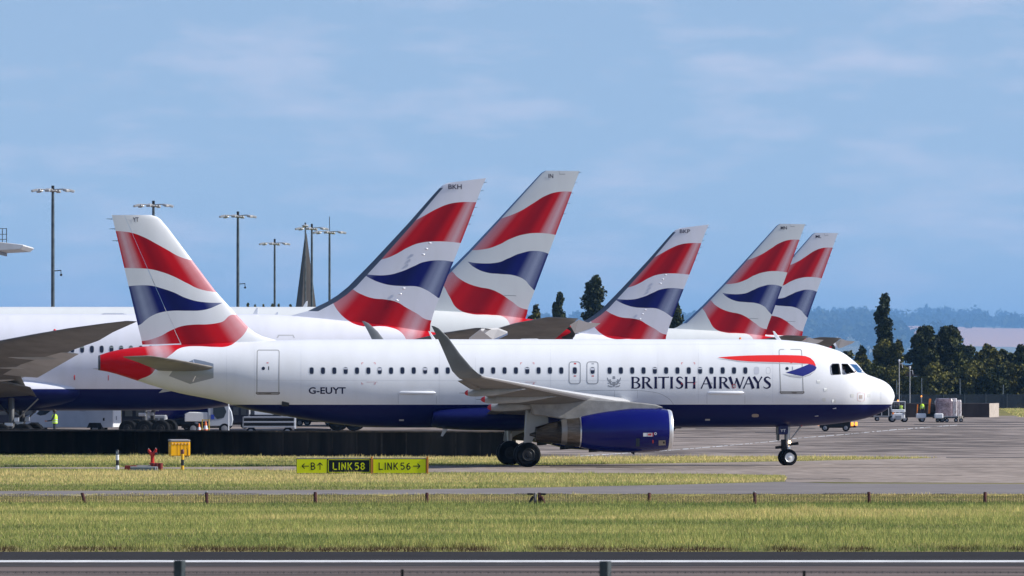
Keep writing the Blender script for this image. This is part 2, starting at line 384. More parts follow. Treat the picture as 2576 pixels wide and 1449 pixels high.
sheet('runway_shoulder', [(-160, GY(1388.5)), (160, GY(1388.5)), (160, GY(1411)), (-160, GY(1411))], .004, M_shoulder)
sheet('runway', [(-160, GY(1411)), (160, GY(1411)), (160, 95), (-160, 95)], .004, M_runway)
sheet('runway_edge_line', [(-160, GY(1409.6)), (160, GY(1410.8)), (160, GY(1415.6)), (-160, GY(1414.8))], .009, M_mark)
sheet('rubber_band', [(-150, GY(1416)), (150, GY(1417)), (150, GY(1424.5)), (-150, GY(1426))], .0065, nmat('rubbered_asphalt', [(.042, .038, .036), (.085, .075, .07)], .08, (1, 14, 1), rough=.85, pos=(.4, .6), cols2=[(.04, .036, .034), (.10, .09, .084)], scale2=7, fac2=.35, spec=.04))
# narrow tyre and sealant streaks beside the edge line
for i, (a, b_) in enumerate([(1416.3, 1417.6), (1420.5, 1421.6), (1423.6, 1425.2)]):
    sheet('tyre_streak', [(-150, GY(a)), (150, GY(a)), (150, GY(b_)), (-150, GY(b_))], .008, M_seal)
# curved white apron line
cl = [(1380, 1153.0), (1480, 1146.5), (1679, 1133.5), (1800, 1124), (1887, 1116), (1947, 1110.5), (1995, 1103.5), (2104, 1095), (2255, 1081), (2400, 1070), (2520, 1063)]
q_ = 1384.0
while q_ < 2420:
    ln = random.uniform(5, 22); yl = lambda x: float(np.interp(x, [p[0] for p in cl], [p[1] for p in cl])); h_ = random.uniform(.35, .95)*(1.15-.35*(q_-1384)/1036)
    sheet('apron_line', [G(q_, yl(q_)-h_), G(q_+ln, yl(q_+ln)-h_), G(q_+ln, yl(q_+ln)+h_*.8), G(q_, yl(q_)+h_*.8)], .010, M_mark); q_ += ln+random.choice([1.5, 3, 6])
for (x0, x1, y, t) in [(1900, 3300, 1087.5, 1.0), (1700, 3300, 1100, .8), (2290, 3400, 1080.5, 1.2), (1500, 2600, 1120, .7), (2380, 3400, 1151, 2.6), (2050, 3400, 1124, .6), (1500, 3400, 1177.5, .5), (2100, 3400, 1170, .5), (2150, 3300, 1074, 1.6), (1600, 2100, 1090, .9), (1384, 1900, 1174, .7), (2420, 3000, 1095, .8), (2300, 2700, 1068, 1.8), (2100, 2500, 1113, .7), (1750, 2050, 1079, 1.4), (2540, 3200, 1103, .8), (1980, 2140, 1205.5, .9), (2260, 2420, 1197, .5), (1400, 1750, 1181, .5), (2150, 2900, 1062, 1.5)]:
    n = 14; xs = [x0+(x1-x0)*i/n for i in range(n+1)]; ww = [max(.15, t*(.35+.65*random.random())) for _ in xs]; yy = [y+random.uniform(-.6, .6) for _ in xs]
    sheet('tar_seam', [G(a, c-d/2) for a, c, d in zip(xs, yy, ww)]+[G(a, c+d/2) for a, c, d in list(zip(xs, yy, ww))[::-1]], .014, M_seal)
# hills: one displaced sheet rising behind the airfield
def hill_z(x, y):
    t = np.interp(y, [1900, 2600, 3000, 3400, 4000, 4700, 5200, 6000], [-2, 3, 9, 23.5, 37, 45.5, 49, 49])
    k = np.interp((x/y)*F+CX, [0, 900, 1300, 1700, 2050, 2300, 2576, 3200], [.80, .84, .90, .93, 1, 1.02, .97, .9])
    return t*k + 2.2*noise.noise(Vector((x/500, y/500, 1)))
nx, ny = 70, 46; vs, fs = [], []
for j in range(ny):
    y = 1900+4100*j/(ny-1)
    for i in range(nx):
        x = -1100+2400*i/(nx-1); vs.append((x, y, hill_z(x, y)))
for j in range(ny-1):
    for i in range(nx-1): a = j*nx+i; fs.append((a, a+1, a+nx+1, a+nx))
me = bpy.data.meshes.new('hills'); me.from_pydata(vs, [], fs)
M_hill = bpy.data.materials.new('farmland'); M_hill.use_nodes = True
t = M_hill.node_tree; b = t.nodes['Principled BSDF']; L = t.links.new
tcn = t.nodes.new('ShaderNodeTexCoord'); mpn = t.nodes.new('ShaderNodeMapping'); mpn.inputs['Scale'].default_value = (.0016, .0042, 0); mpn.inputs['Location'].default_value = (.35, .2, 0)
vo = t.nodes.new('ShaderNodeTexVoronoi'); vo.inputs['Scale'].default_value = 1.0
r = t.nodes.new('ShaderNodeValToRGB'); r.color_ramp.interpolation = 'CONSTANT'; e = r.color_ramp.elements
e[0].position = 0; e[0].color = (.13, .13, .06, 1); e[1].position = .35; e[1].color = (.52, .33, .2, 1)
for p, c in ((.62, (.22, .2, .1, 1)), (.8, (.42, .33, .22, 1))): q = e.new(p); q.color = c
sx = t.nodes.new('ShaderNodeSeparateColor')
L(tcn.outputs['Object'], mpn.inputs[0]); L(mpn.outputs[0], vo.inputs['Vector']); L(vo.outputs['Color'], sx.inputs[0]); L(sx.outputs[0], r.inputs[0])
# the wide stubble field seen on the right flank
so = t.nodes.new('ShaderNodeSeparateXYZ'); L(tcn.outputs['Object'], so.inputs[0])
def mth(op, a, c):
    n = t.nodes.new('ShaderNodeMath'); n.operation = op
    for i, v in enumerate((a, c)):
        if isinstance(v, (int, float)): n.inputs[i].default_value = v
        else: L(v, n.inputs[i])
    return n.outputs[0]
f1 = mth('MULTIPLY', mth('GREATER_THAN', so.outputs[1], 3330), mth('LESS_THAN', so.outputs[1], 4330))
f1 = mth('MULTIPLY', f1, mth('GREATER_THAN', so.outputs[0], 225))
mm = t.nodes.new('ShaderNodeMix'); mm.data_type = 'RGBA'; mm.inputs['B'].default_value = (.62, .36, .235, 1)
L(f1, mm.inputs['Factor']); L(r.outputs[0], mm.inputs['A']); L(mm.outputs['Result'], b.inputs['Base Color']); b.inputs['Roughness'].default_value = .95
me.materials.append(M_hill); me.polygons.foreach_set('use_smooth', [True]*len(me.polygons)); ho = tag(link('hills', me), kind='structure'); ho.scale = (8,)*3; ho.location.z = -27.4

# ================================================================== THE TAXIING JET
TH = R(6.2); A = Plane(18.03, 312.0, TH, -1, 37.57)
A.profile([(2249.6, 999), (2248, 987), (2242, 975), (2222, 958), (2200, 949), (2177, 940), (2157, 917), (2140, 902), (2115, 885), (2086, 875), (2044, 863.7), (2002, 858), (1946, 854.2), (1880, 853.5), (1300, 853.5), (800, 853.8), (699, 856), (600, 859.5), (480, 865.5), (360, 871.7), (304, 879), (262, 889), (243, 896)],
          [(2249.6, 999), (2248.5, 1005), (2246, 1012), (2236, 1026), (2213, 1040), (2171, 1054), (2115, 1064), (2044, 1071), (1945, 1074.6), (1800, 1075.5), (1000, 1075.5), (935, 1074.5), (843, 1066), (692, 1042.5), (627, 1031), (547, 1008), (443, 987), (340, 956), (270, 935), (240, 930)])
A.L = 37.5
ROOT = empty('airliner', (A.x0, A.y0, 0), TH, 'narrow white jet with navy belly taxiing nearest, tail lettered YT and fuselage lettered BRITISH AIRWAYS', 'airplane')
tail_red1 = ([(289.6, 581), (330.6, 585.6), (360, 596), (393, 613.4), (421, 629), (448.7, 644.6), (476.5, 654)], [(311.5, 674), (344.5, 674.9), (375.7, 677), (407, 684.6), (434.8, 695), (469.5, 712.4), (504, 728), (542.5, 735)])
tail_blue = ([(324.3, 720), (351.4, 717.6), (379.2, 718.6), (407, 725.6), (434.8, 735), (469.5, 750.6), (504.2, 759.3), (559.8, 761.7)], [(324, 822), (348, 818.3), (365.3, 806), (382.7, 794), (407, 785.3), (434.8, 781.8), (469.5, 781.8), (504, 781), (525, 776.6), (546, 768), (559.8, 761.7)])
tail_red2 = ([(235, 857.6), (360, 857.6), (393, 849.5), (434.8, 828.7), (462.6, 819.3), (490.4, 816.5), (521.6, 815.9), (556.3, 810.3), (591, 791), (624, 823.5)], [(235, 980), (330, 975), (346, 957), (375.7, 943), (388, 929), (402, 911), (417, 900), (431, 889.5), (449, 877), (469, 872), (497, 871), (539, 873), (567, 872), (594.5, 858), (624, 824)])
M_liv = livery('jet_livery', A, A.loc(1300, 1018, -1.97)[1], tail_red1, tail_blue, tail_red2, (((281, 540), (359, 869)), ((411, 560), (625, 838))), cap=A.loc(252, 900)[0])
fus = A.fuselage([M_liv, mat('cockpit_lining', (.03, .028, .03), .8)], ROOT)
cz = lambda x, y: (2037.6+x*.06347, 893+y*.06347)
cw1 = [cz(*p) for p in [(795, 450), (880, 340), (1130, 335), (1150, 380), (1180, 775), (870, 795), (820, 740)]]
cw2 = [cz(*p) for p in [(1250, 340), (1490, 340), (1640, 520), (1790, 705), (1560, 745), (1420, 775), (1310, 775), (1275, 720)]]
cw3 = [cz(*p) for p in [(1570, 345), (1840, 365), (2000, 540), (2150, 720), (1890, 710), (1850, 680)]]
# hollow the flight deck behind the two side windows
cut = MB()
for cwp in (cw1, cw2):
    a = [A.loc(x, y, -1.2) for x, y in cwp]; cut.prism(a, -2.6, -.25)
cut_o = cut.build('cutter', [M_liv, MATS['cockpit_lining']], ROOT, smooth=False)
for p in cut_o.data.polygons: p.material_index = 1
md = fus.modifiers.new('b', 'BOOLEAN'); md.operation = 'DIFFERENCE'; md.object = cut_o; md.solver = 'EXACT'
bpy.context.view_layer.update()
me2 = bpy.data.meshes.new_from_object(fus.evaluated_get(bpy.context.evaluated_depsgraph_get())); fus.modifiers.clear(); fus.data = me2
bpy.data.objects.remove(cut_o)
me2.set_sharp_from_angle(angle=R(40))
def outline(poly, w):
    n = len(poly); c = Vector((sum(p[0] for p in poly)/n, sum(p[1] for p in poly)/n))
    inn = []
    for p in poly:
        d = Vector(p)-c; d *= 1-w/d.length; inn.append(tuple(c+d))
    return [[poly[i], poly[(i+1) % n], inn[(i+1) % n], inn[i]] for i in range(n)]
glass = bpy.data.materials.new('cockpit_glass'); glass.use_nodes = True; gb = glass.node_tree.nodes['Principled BSDF']
gb.inputs['Transmission Weight'].default_value = 1; gb.inputs['Roughness'].default_value = .02; gb.inputs['IOR'].default_value = 1.05; gb.inputs['Base Color'].default_value = (.9, .9, .92, 1)
M_wind = mat('windshield_blue_reflection', (.015, .07, .17), .12, spec=.8)  # opaque pane, its blue reflection put into the colour
for cwp, nm in ((cw1, 0), (cw2, 0), (cw3, 1)):
    fo = A.decal(outline(cwp, 1.1), 'windshield' if nm else 'cockpit_window', M_lip if nm else M_blackp, ROOT, .10 if nm else .02, 3)
    A.decal([cwp], 'pane', M_wind if nm else glass, fo, .07 if nm else .012, 3)
# fin, rudder
pairs = [((730, 885), (362, 885)), ((699, 857), (358, 867)), ((660, 846), (355, 851)), ((640, 836), (351.8, 838)), ((625, 824), (349, 828)), ((600, 797), (342, 798)), ((540, 730), (326, 730)), ((470, 637), (304, 637)), ((425, 577), (290, 577)), ((404, 552), (284, 552)), ((394, 545), (282, 544)), ((380, 541), (281, 541))]
hing = lambda y: 312+(y-540)*.4366
def upart(y, LE, TE): return (LE-hing(y))/(LE-TE)
fp = []; rp = []
for (a, b_) in pairs:
    h = (hing(min(a[1], 872)), b_[1])
    fp.append((a, h)); rp.append((h, b_))
def fin_split():
    m1, m2 = MB(), MB(); r1, r2 = [], []
    for (a, b_) in pairs:
        (x0, z0), (x1, z1) = A.loc(*a), A.loc(*b_); c = x0-x1; xh, _ = A.loc(hing(b_[1]), b_[1]); u = (x0-xh)/c; th = min(.095*c, .62)/1.0
        r1.append(foil_ring((x0, 0, z0), (x1, 0, z1), (0, 1, 0), th, 14, 0, u-.003))
        if b_[1] <= 867: r2.append(foil_ring((x0, 0, z0), (x1, 0, z1), (0, 1, 0), th*.97, 8, u+.003, 1))
    m1.rings(r1); m2.rings(r2)
    o1 = m1.build('tail_fin', M_liv, ROOT, ang=45); o2 = m2.build('rudder', M_liv, ROOT, ang=45); return o1, o2
FIN, RUD = fin_split()
def side_text(P, txt, box, m, parent, y, name='registration_letters', bold=.02):
    mb = MB()
    for poly in text_polys(txt, box, bold):
        pts = [P.loc(a, b_, y) for a, b_ in poly]; mb.add([(p[0], y, p[1]) for p in pts], [tuple(range(len(pts)))])
    return mb.build(name, m, parent, smooth=False)
side_text(A, 'YT', (334, 546.8, 348.8, 557.8), M_navyt, ROOT, -.105, 'fin_letters', .01)
# static wicks on fin and the small antennas
for (x, y) in [(283, 551), (290, 576), (297, 606)]:
    X, z = A.loc(x, y); MB().tube([(X, 0, z), (X-.28, 0, z+.01)], [.02, .008], 5).build('static_wick', M_dark, RUD)
def blade(P, pts, name, parent, m=M_white, th=.05):
    a = [P.loc(*p) for p in pts]; return MB().prism(a, -th/2, th/2).build(name, m, parent, bevel=.012)
blade(A, [(1944, 832.5), (1949, 834), (1966, 856), (1957, 858), (1950, 850)], 'blade_antenna', ROOT)
blade(A, [(1077.5, 833), (1082, 834), (1097, 856), (1088, 858)], 'blade_antenna', ROOT)
blade(A, [(1116, 1074), (1129, 1076), (1114, 1098), (1109, 1097)], 'blade_antenna', ROOT)
blade(A, [(1307, 855), (1312, 852.3), (1350, 852), (1358, 855)], 'satellite_dome', ROOT, th=.5)
MB().lathe([(A.loc(1862, 853)[1]-.03, .06), (A.loc(1862, 853)[1]+.06, .05), (A.loc(1862, 853)[1]+.09, .01)], (A.loc(1862, 853)[0], 0, 0), n=10).build('beacon', mat('beacon_orange', (.8, .2, .03), .4), ROOT)
MB().tube([(-37.4, 0, A.loc(243, 928)[1]), (-37.75, 0, A.loc(236, 927)[1])], [.05, .02], 6).build('tail_light', M_metal, ROOT)
# passenger windows
M_shade = mat('window_blind', (.55, .56, .62), .5)
wx = [783.8+28.55*k for k in range(23)]+[1445.9, 1490.6]+[1533.4+28.45*k for k in range(14)]
for i, x in enumerate(wx):
    if 1140 < x < 1200 and False: continue
    y = 932.2+(.4 if x < 1000 else 0)
    fr = A.decal(ring_poly(x, y, 6.9, 10.0, 1.6, 16, 3.2), 'window', mat('bright_ring', (.58, .60, .62), .4), ROOT, .016, 6)
    A.decal(disc_poly(x, y, 5.9, 9.0, 16, 3.0), 'pane', M_shade if i == len(wx)-1 else M_pane, fr, .010, 6)
    if i in (3, 6, 10, 19, 24, 29, 33): A.decal([[(x-4.6, y-6.5), (x+4.6, y-6.5), (x+4.4, y-(3.6 if i % 2 else 1)), (x-4.4, y-(3.6 if i % 2 else 1))]], 'blind', M_shade, fr, .014, 6)
A.decal(ring_poly(1932.5, 932.3, 5.6, 8.4, .5, 16, 3), 'plugged_window', M_line, ROOT, .010, 6)
# doors
def door(x0, x1, y0, y1, slx, name, lab=None, sill=True, col=None, w=1.9, r_=6):
    """outline with slanted sides: x at top, x+slx at bottom"""
    def rr(x0, x1, y0, y1, rad):
        pts = []
        for cx_, cy_, a0 in ((x1-rad, y1-rad, 0), (x0+rad, y1-rad, 90), (x0+rad, y0+rad, 180), (x1-rad, y0+rad, 270)):
            for k in range(5): a = R(a0+22.5*k); pts.append((cx_+rad*math.cos(a), cy_+rad*math.sin(a)))
        return [(x+slx*(y-y0)/(y1-y0), y) for x, y in pts]
    po, pi_ = rr(x0, x1, y0, y1, r_), rr(x0+w, x1-w, y0+w, y1-w, max(r_-w, 1)); n = len(po)
    base = A.decal([[po[i], po[(i+1) % n], pi_[(i+1) % n], pi_[i]] for i in range(n)], name, col or M_line, ROOT, .02, 8)
    if sill:
        A.decal([[(x0+slx-1.5, y1-5), (x0+slx+2.4, y1-5), (x0+slx+5, y1-2.6), (x1+slx-5, y1-2.6), (x1+slx-2.4, y1-5), (x1+slx+1.5, y1-5), (x1+slx+1.5, y1-1), (x1+slx-2, y1+1.4), (x0+slx+2, y1+1.4), (x0+slx-1.5, y1-1)]], 'door_sill', M_sill, base, .024, 8)
    return base
d1 = door(1958.5, 2017.5, 877.8, 989.5, 4.5, 'passenger_door', col=mat('door_outline', (.36, .36, .35), .5), w=2.3)
d2 = door(646, 703.5, 879.5, 991.5, -1, 'passenger_door', col=MATS['door_outline'], w=2.3)
for d, cx_, cy_ in ((d1, 1980, 927), (d2, 662.5, 926.7)):
    A.decal(disc_poly(cx_, cy_, 4.3, 4.3, 14), 'porthole', M_pane, d, .026, 8)
    A.decal([[(cx_+12.5, cy_-5), (cx_+14.5, cy_-5), (cx_+14.5, cy_+4), (cx_+12.5, cy_+4)]], 'handle', M_metal if d is d1 else M_dark, d, .026, 8)
    A.decal([[(cx_+8, cy_-15), (cx_+13, cy_-15), (cx_+13, cy_-12.8), (cx_+8, cy_-12.8)]], 'notice', M_redm, d, .026, 8)
M_exit = mat('exit_outline_grey', (.33, .34, .36), .5)
for x, c in ((1430.6, M_redm), (1475.3, M_frame)):
    d = door(x, x+30.5, 909, 966.5, 0, 'overwing_exit', sill=False, col=M_exit, w=2.4, r_=8)
    A.decal([[(x+13, 913), (x+19, 913), (x+19, 916.5), (x+13, 916.5)]], 'notice', c, d, .026, 8)
    A.decal([[(x+13, 944.5), (x+19, 944.5), (x+19, 947), (x+13, 947)]], 'notice', M_redm, d, .026, 8)
# cargo hold doors: thin line and raised handle fairing
for x0, x1 in ((1001.5, 1097.5), (1778, 1873.5)):
    c = A.decal([[(x0, 992), (x0+.7, 992), (x0+.7, 1016), (x0, 1016)], [(x1, 992), (x1+.7, 992), (x1+.7, 1016), (x1, 1016)]], 'cargo_door', M_line, ROOT, .01, 8)
    a, b_ = A.S(x0+2, 988, .0), A.S(x1-2, 988, .0)
    MB().tube([a, (a[0]+.1, a[1], a[2]), (b_[0]-.1, b_[1], b_[2]), b_], [.02, .075, .075, .02], 10).build('hinge_fairing', M_white, c)
# airline title, flared roman capitals
ZX = lambda x: 1509.4+x*.17577
ZY = lambda y: 918.2+y*.17577
def st(x0, x1, y0=168, y1=338):     # flared stem
    c = (x0+x1)/2; w = (x1-x0)
    return ribbon([(c, y0, w*1.16), (c, y0+22, w*.94), (c, (y0+y1)/2, w*.86), (c, y1-22, w*.94), (c, y1, w*1.16)], sub=2)
def bowlS(dx): return ribbon([(dx+104, 200, 10), (dx+88, 182, 14), (dx+62, 173, 18), (dx+32, 187, 26), (dx+28, 216, 33), (dx+60, 247, 38), (dx+92, 276, 36), (dx+92, 310, 28), (dx+60, 331, 17), (dx+26, 327, 14), (dx+4, 308, 8)])
def Rg(dx): return st(dx, dx+36)+ribbon([(dx+30, 176, 10), (dx+70, 178, 15), (dx+100, 200, 28), (dx+98, 226, 28), (dx+72, 248, 16), (dx+32, 254, 10)])+ribbon([(dx+62, 250, 26), (dx+94, 296, 34), (dx+126, 324, 26), (dx+152, 338, 6)])
def Ag(dx): return ribbon([(dx+8, 338, 20), (dx+30, 290, 14), (dx+84, 168, 16)], sub=1)+ribbon([(dx+84, 166, 26), (dx+118, 250, 36), (dx+148, 338, 44)], sub=1)+ribbon([(dx+34, 270, 12), (dx+120, 270, 12)], sub=1)
glyph = {
 'B': st(450, 486)+ribbon([(480, 176, 10), (520, 177, 14), (552, 198, 26), (550, 224, 26), (522, 246, 14), (482, 251, 9)])+ribbon([(482, 252, 9), (526, 253, 14), (562, 278, 28), (562, 306, 29), (530, 329, 16), (480, 332, 11)]),
 'R': Rg(603), 'I': st(779, 817), 'T': ribbon([(832, 180, 25), (842, 176, 15), (975, 176, 15), (988, 172, 22)], sub=1)+st(889, 927),
 'I2': st(1006, 1044), 'S': bowlS(1080), 'H': st(1217, 1253)+st(1331, 1367)+ribbon([(1245, 252, 14), (1340, 252, 14)], sub=1),
 'A': Ag(1440), 'I3': st(1625, 1662), 'R2': Rg(1707),
 'W': ribbon([(1855, 168, 44), (1885, 250, 36), (1914, 334, 24)], sub=1)+ribbon([(1912, 334, 14), (1957, 195, 14)], sub=1)+ribbon([(1952, 186, 26), (1978, 262, 34), (2002, 336, 24)], sub=1)+ribbon([(2000, 336, 14), (2040, 220, 15), (2058, 168, 24)], sub=1),
 'A2': Ag(2046), 'Y': ribbon([(2200, 168, 42), (2230, 212, 34), (2262, 262, 30)], sub=1)+ribbon([(2318, 168, 24), (2300, 196, 17), (2264, 258, 18)], sub=1)+ribbon([(2262, 246, 30), (2262, 300, 34), (2262, 338, 44)], sub=1),
 'S2': bowlS(2334)}
for k, polys in glyph.items():
    A.decal([[(ZX(x), ZY(y)) for x, y in p] for p in polys], 'title_letter', M_navyt, ROOT, .014, 4)
A.decal(text_polys('G-EUYT', (776.5, 974, 869.5, 991), .022), 'registration_letters', M_navyt, ROOT, .014, 4)
# nose ribbon emblem
q = lambda pts: [(1635.1+x*.28215, 786.1+y*.28215) for x, y in pts]
top = q([(610, 400), (700, 392), (850, 384), (1000, 380), (1200, 379), (1330, 382), (1385, 388), (1430, 405), (1462, 435), (1478, 470)])
bot = q([(612, 402), (700, 416), (780, 427), (900, 437), (1100, 442), (1200, 444), (1300, 449), (1370, 455), (1420, 458), (1474, 478)])
A.decal([[top[i], top[i+1], bot[i+1], bot[i]] for i in range(len(top)-1)], 'red_ribbon', mat('ribbon_red', (.78, .02, .015), .35), ROOT, .014, 4)
A.decal([q([(1210, 535), (1290, 510), (1370, 480), (1420, 458), (1450, 463), (1476, 478), (1486, 492), (1472, 515), (1425, 543), (1365, 568), (1300, 556)])], 'blue_ribbon', mat('ribbon_blue', (.012, .015, .18), .35), ROOT, .014, 4)
A.decal([q([(586, 409), (700, 418), (780, 430), (900, 441), (1100, 446), (1300, 453), (1410, 461), (1280, 461), (1000, 453), (800, 441)]), q([(1180, 548), (1300, 562), (1365, 573), (1420, 552), (1474, 520), (1430, 558), (1345, 585), (1250, 572)])], 'ribbon_shade', mat('ribbon_grey', (.46, .46, .47), .4), ROOT, .012, 4)
# silver coat of arms
cz2 = lambda pts: [(ZX(x), ZY(y)) for x, y in pts]
cg = [cz2([(175, 240), (225, 240), (225, 285), (200, 318), (175, 285)]), cz2([(182, 160), (215, 160), (220, 200), (178, 200)])]
for s_ in (-1, 1):
    c = 200
    cg += ribbon([(ZX(c+s_*34), ZY(285), 3.4), (ZX(c+s_*58), ZY(240), 4.8), (ZX(c+s_*52), ZY(205), 3.6)], sub=3)
    cg += ribbon([(ZX(c+s_*30), ZY(232), 1.8), (ZX(c+s_*74), ZY(262), 2.2), (ZX(c+s_*92), ZY(258), 1.2)], sub=3)
    cg += ribbon([(ZX(c+s_*96), ZY(180), 1.6), (ZX(c+s_*84), ZY(215), 3.2), (ZX(c+s_*70), ZY(240), 2)], sub=3)
    cg += ribbon([(ZX(c+s_*20), ZY(312), 2.2), (ZX(c+s_*62), ZY(306), 3), (ZX(c+s_*86), ZY(290), 2)], sub=3)
A.decal(cg, 'silver_crest', mat('crest_silver', (.30, .31, .33), .4, .3), ROOT, .014, 4)
# small markings
def corner(x0, y0, x1, y1, w=1.2, l=4.5):
    return [[(x0, y0), (x0+l, y0), (x0+l, y0+w), (x0, y0+w)], [(x0, y0), (x0+w, y0), (x0+w, y0+l), (x0, y0+l)], [(x1-l, y0), (x1, y0), (x1, y0+w), (x1-l, y0+w)], [(x1-w, y0), (x1, y0), (x1, y0+l), (x1-w, y0+l)],
            [(x0, y1-w), (x0+l, y1-w), (x0+l, y1), (x0, y1)], [(x0, y1-l), (x0+w, y1-l), (x0+w, y1), (x0, y1)], [(x1-l, y1-w), (x1, y1-w), (x1, y1), (x1-l, y1)], [(x1-w, y1-l), (x1, y1-l), (x1, y1), (x1-w, y1)]]
for x in (909.5, 1309, 1713.5):
    A.decal(corner(x, 912, x+35, 966.5), 'corner_marking', M_redm, ROOT, .017, 8)
A.decal(ring_poly(ZX(1917), ZY(303), 5.6, 5.6, 1.2, 18), 'static_port', M_redm, ROOT, .022, 4)
A.decal(disc_poly(ZX(1917), ZY(303), 3.2, 3.2, 14), 'static_port', M_frame, ROOT, .024, 4)
A.decal(disc_poly(ZX(1595), ZY(265), 2.8, 2.8, 12), 'sensor', M_frame, ROOT, .024, 4)
A.decal(ring_poly(2166, 998.5, 9.5, 11, .8, 16, 5), 'sensor_plate', mat('pale_pink_line', (.7, .45, .42), .5), ROOT, .012, 4)
A.decal([[(2161.5, 994), (2169.5, 994), (2169.5, 1003), (2161.5, 1003)]], 'sensor_plate', mat('tan_patch', (.50, .42, .38), .5), ROOT, .013, 4)
for x, y in ((2059, 960), (2076, 980), (2073, 1005.5), (2098, 1009), (2144, 995), (2186, 995)):
    A.decal([[(x-4, y-4), (x+4, y-4), (x+4, y+4), (x-4, y+4)]], 'repair_patch', mat('faint_patch', (.68, .69, .66), .4), ROOT, .011, 4)
for x, y in ((1774, 1054), (1004, 1055)):
    A.decal([[(x, y), (x+12, y), (x+12, y+4), (x, y+4)]], 'belly_vent', M_frame, ROOT, .014, 4)
A.decal(disc_poly(1900, 1045.5, 9, 4.2, 14, 3), 'belly_vent', mat('tan_vent', (.30, .24, .2), .5), ROOT, .014, 4)
for x, y in ((2103, 1027), (2058, 1046)):
    a = A.S(x, y, .03); MB().tube([a, (a[0]-.16, a[1]-.02, a[2]-.02)], [.03, .015], 6).build('pitot_probe', M_metal, ROOT)
for x0, y0, x1, y1 in ((2216, 986, 2216, 1014), (640, 957, 1200, 957.6), (1218, 957.5, 1585, 957.5), (1196, 900, 1196, 1017)):
    A.decal(ribbon([(x0, y0, .45), (x1, y1, .45)], sub=1), 'panel_seam', mat('seam_grey', (.55, .56, .58), .5), ROOT, .008, 8)
for x in (936, 1335, 1740):
    A.decal([[(x-14, 960.5), (x+14, 960.5), (x+14, 961.6), (x-14, 961.6)]], 'notice', mat('faint_red', (.62, .42, .40), .6), ROOT, .012, 8)
arc = [(1443.7, 984), (1477, 982.3), (1540, 981.8), (1602, 982), (1638, 985.6), (1655, 989), (1668, 994), (1684, 1004), (1692, 1014), (1694, 1018)]
A.decal(ribbon([(x, y, .9) for x, y in arc], sub=3), 'fairing_edge', M_line, ROOT, .012, 8)
for x in (1545.6, 1604): A.decal(ribbon([(x, 982, .6), (x, 1002, .6)], sub=1), 'panel_seam', M_line, ROOT, .012, 8)
for x, ya, yb in ((757, 862, 1010), (1105, 862, 1014), (1385, 862, 985), (1655, 862, 980), (1757, 862, 1014), (1944, 866, 1012), (640, 866, 1000), (570, 872, 985)):
    A.decal(ribbon([(x, ya, .45), (x, yb, .45)], sub=1), 'panel_seam', MATS['seam_grey'], ROOT, .008, 8)
for x0, y0, x1, y1 in ((1206, 962.5, 1206, 958), (1310, 1008, 1420, 1008), (1100, 866, 1900, 866)):
    A.decal(ribbon([(x0, y0, .4), (x1, y1, .4)], sub=1), 'panel_seam', MATS['seam_grey'], ROOT, .008, 8)
# outflow box at rear
a = A.S(718, 1015, 0); MB().box((a[0], a[1]+.02, a[2]), (.34, .16, .26)).build('drain_mast', M_blackp, ROOT, bevel=.02)
a = A.S(418, 982, 0); MB().prism([(a[0]-.35, a[2]-.12), (a[0]+.35, a[2]-.02), (a[0]+.2, a[2]+.12), (a[0]-.1, a[2]+.1)], -.06, .06).build('tail_skid', M_grey, ROOT)
# stabiliser root plate
M_plate = mat('bare_alloy_plate', (.33, .36, .40), .38, .5)
A.decal([[(489, 903.5), (514, 908.5), (537, 915), (537, 951), (478, 966), (425, 946), (440, 925)]], 'trim_plate', M_plate, ROOT, .012, 6)
for (x0, y0, x1, y1) in ((486, 906, 492, 923), (492, 946, 485, 960)):
    A.decal(ribbon([(x0, y0, 2.6), (x1, y1, 2.6)], sub=1), 'trim_rail', M_lip, ROOT, .02, 6)
# horizontal stabilisers
def stab(P, sg, secs, th, m, parent, name='horizontal_stabilizer', dz=0):
    mb = MB(); rs = []
    for (le, te, y, t_) in secs:
        yy = abs(y); (x0, z0), (x1, z1) = P.loc(*le, P.side*yy), P.loc(*te, P.side*yy)
        f = yy/6
        rs.append(foil_ring((x0, sg*yy, z0+dz*f), (x1, sg*yy, z1+dz*f), (0, 0, 1), t_, 10))
    mb.rings(rs); return mb.build(name, m, parent, ang=50)
ss = [((562, 927), (405, 936), .25, .30), ((533, 923.5), (392, 929), 1.35, .27), ((450, 907), (348, 911.5), 3.9, .19), ((385, 896.5), (312, 899), 6.05, .11), ((372, 895.5), (309, 897.3), 6.2, .05)]
for sg in (-1, 1): stab(A, sg, ss, .1, nmat('stabilizer_grey', [(.16, .15, .13), (.24, .225, .2)], .9, rough=.45), ROOT)
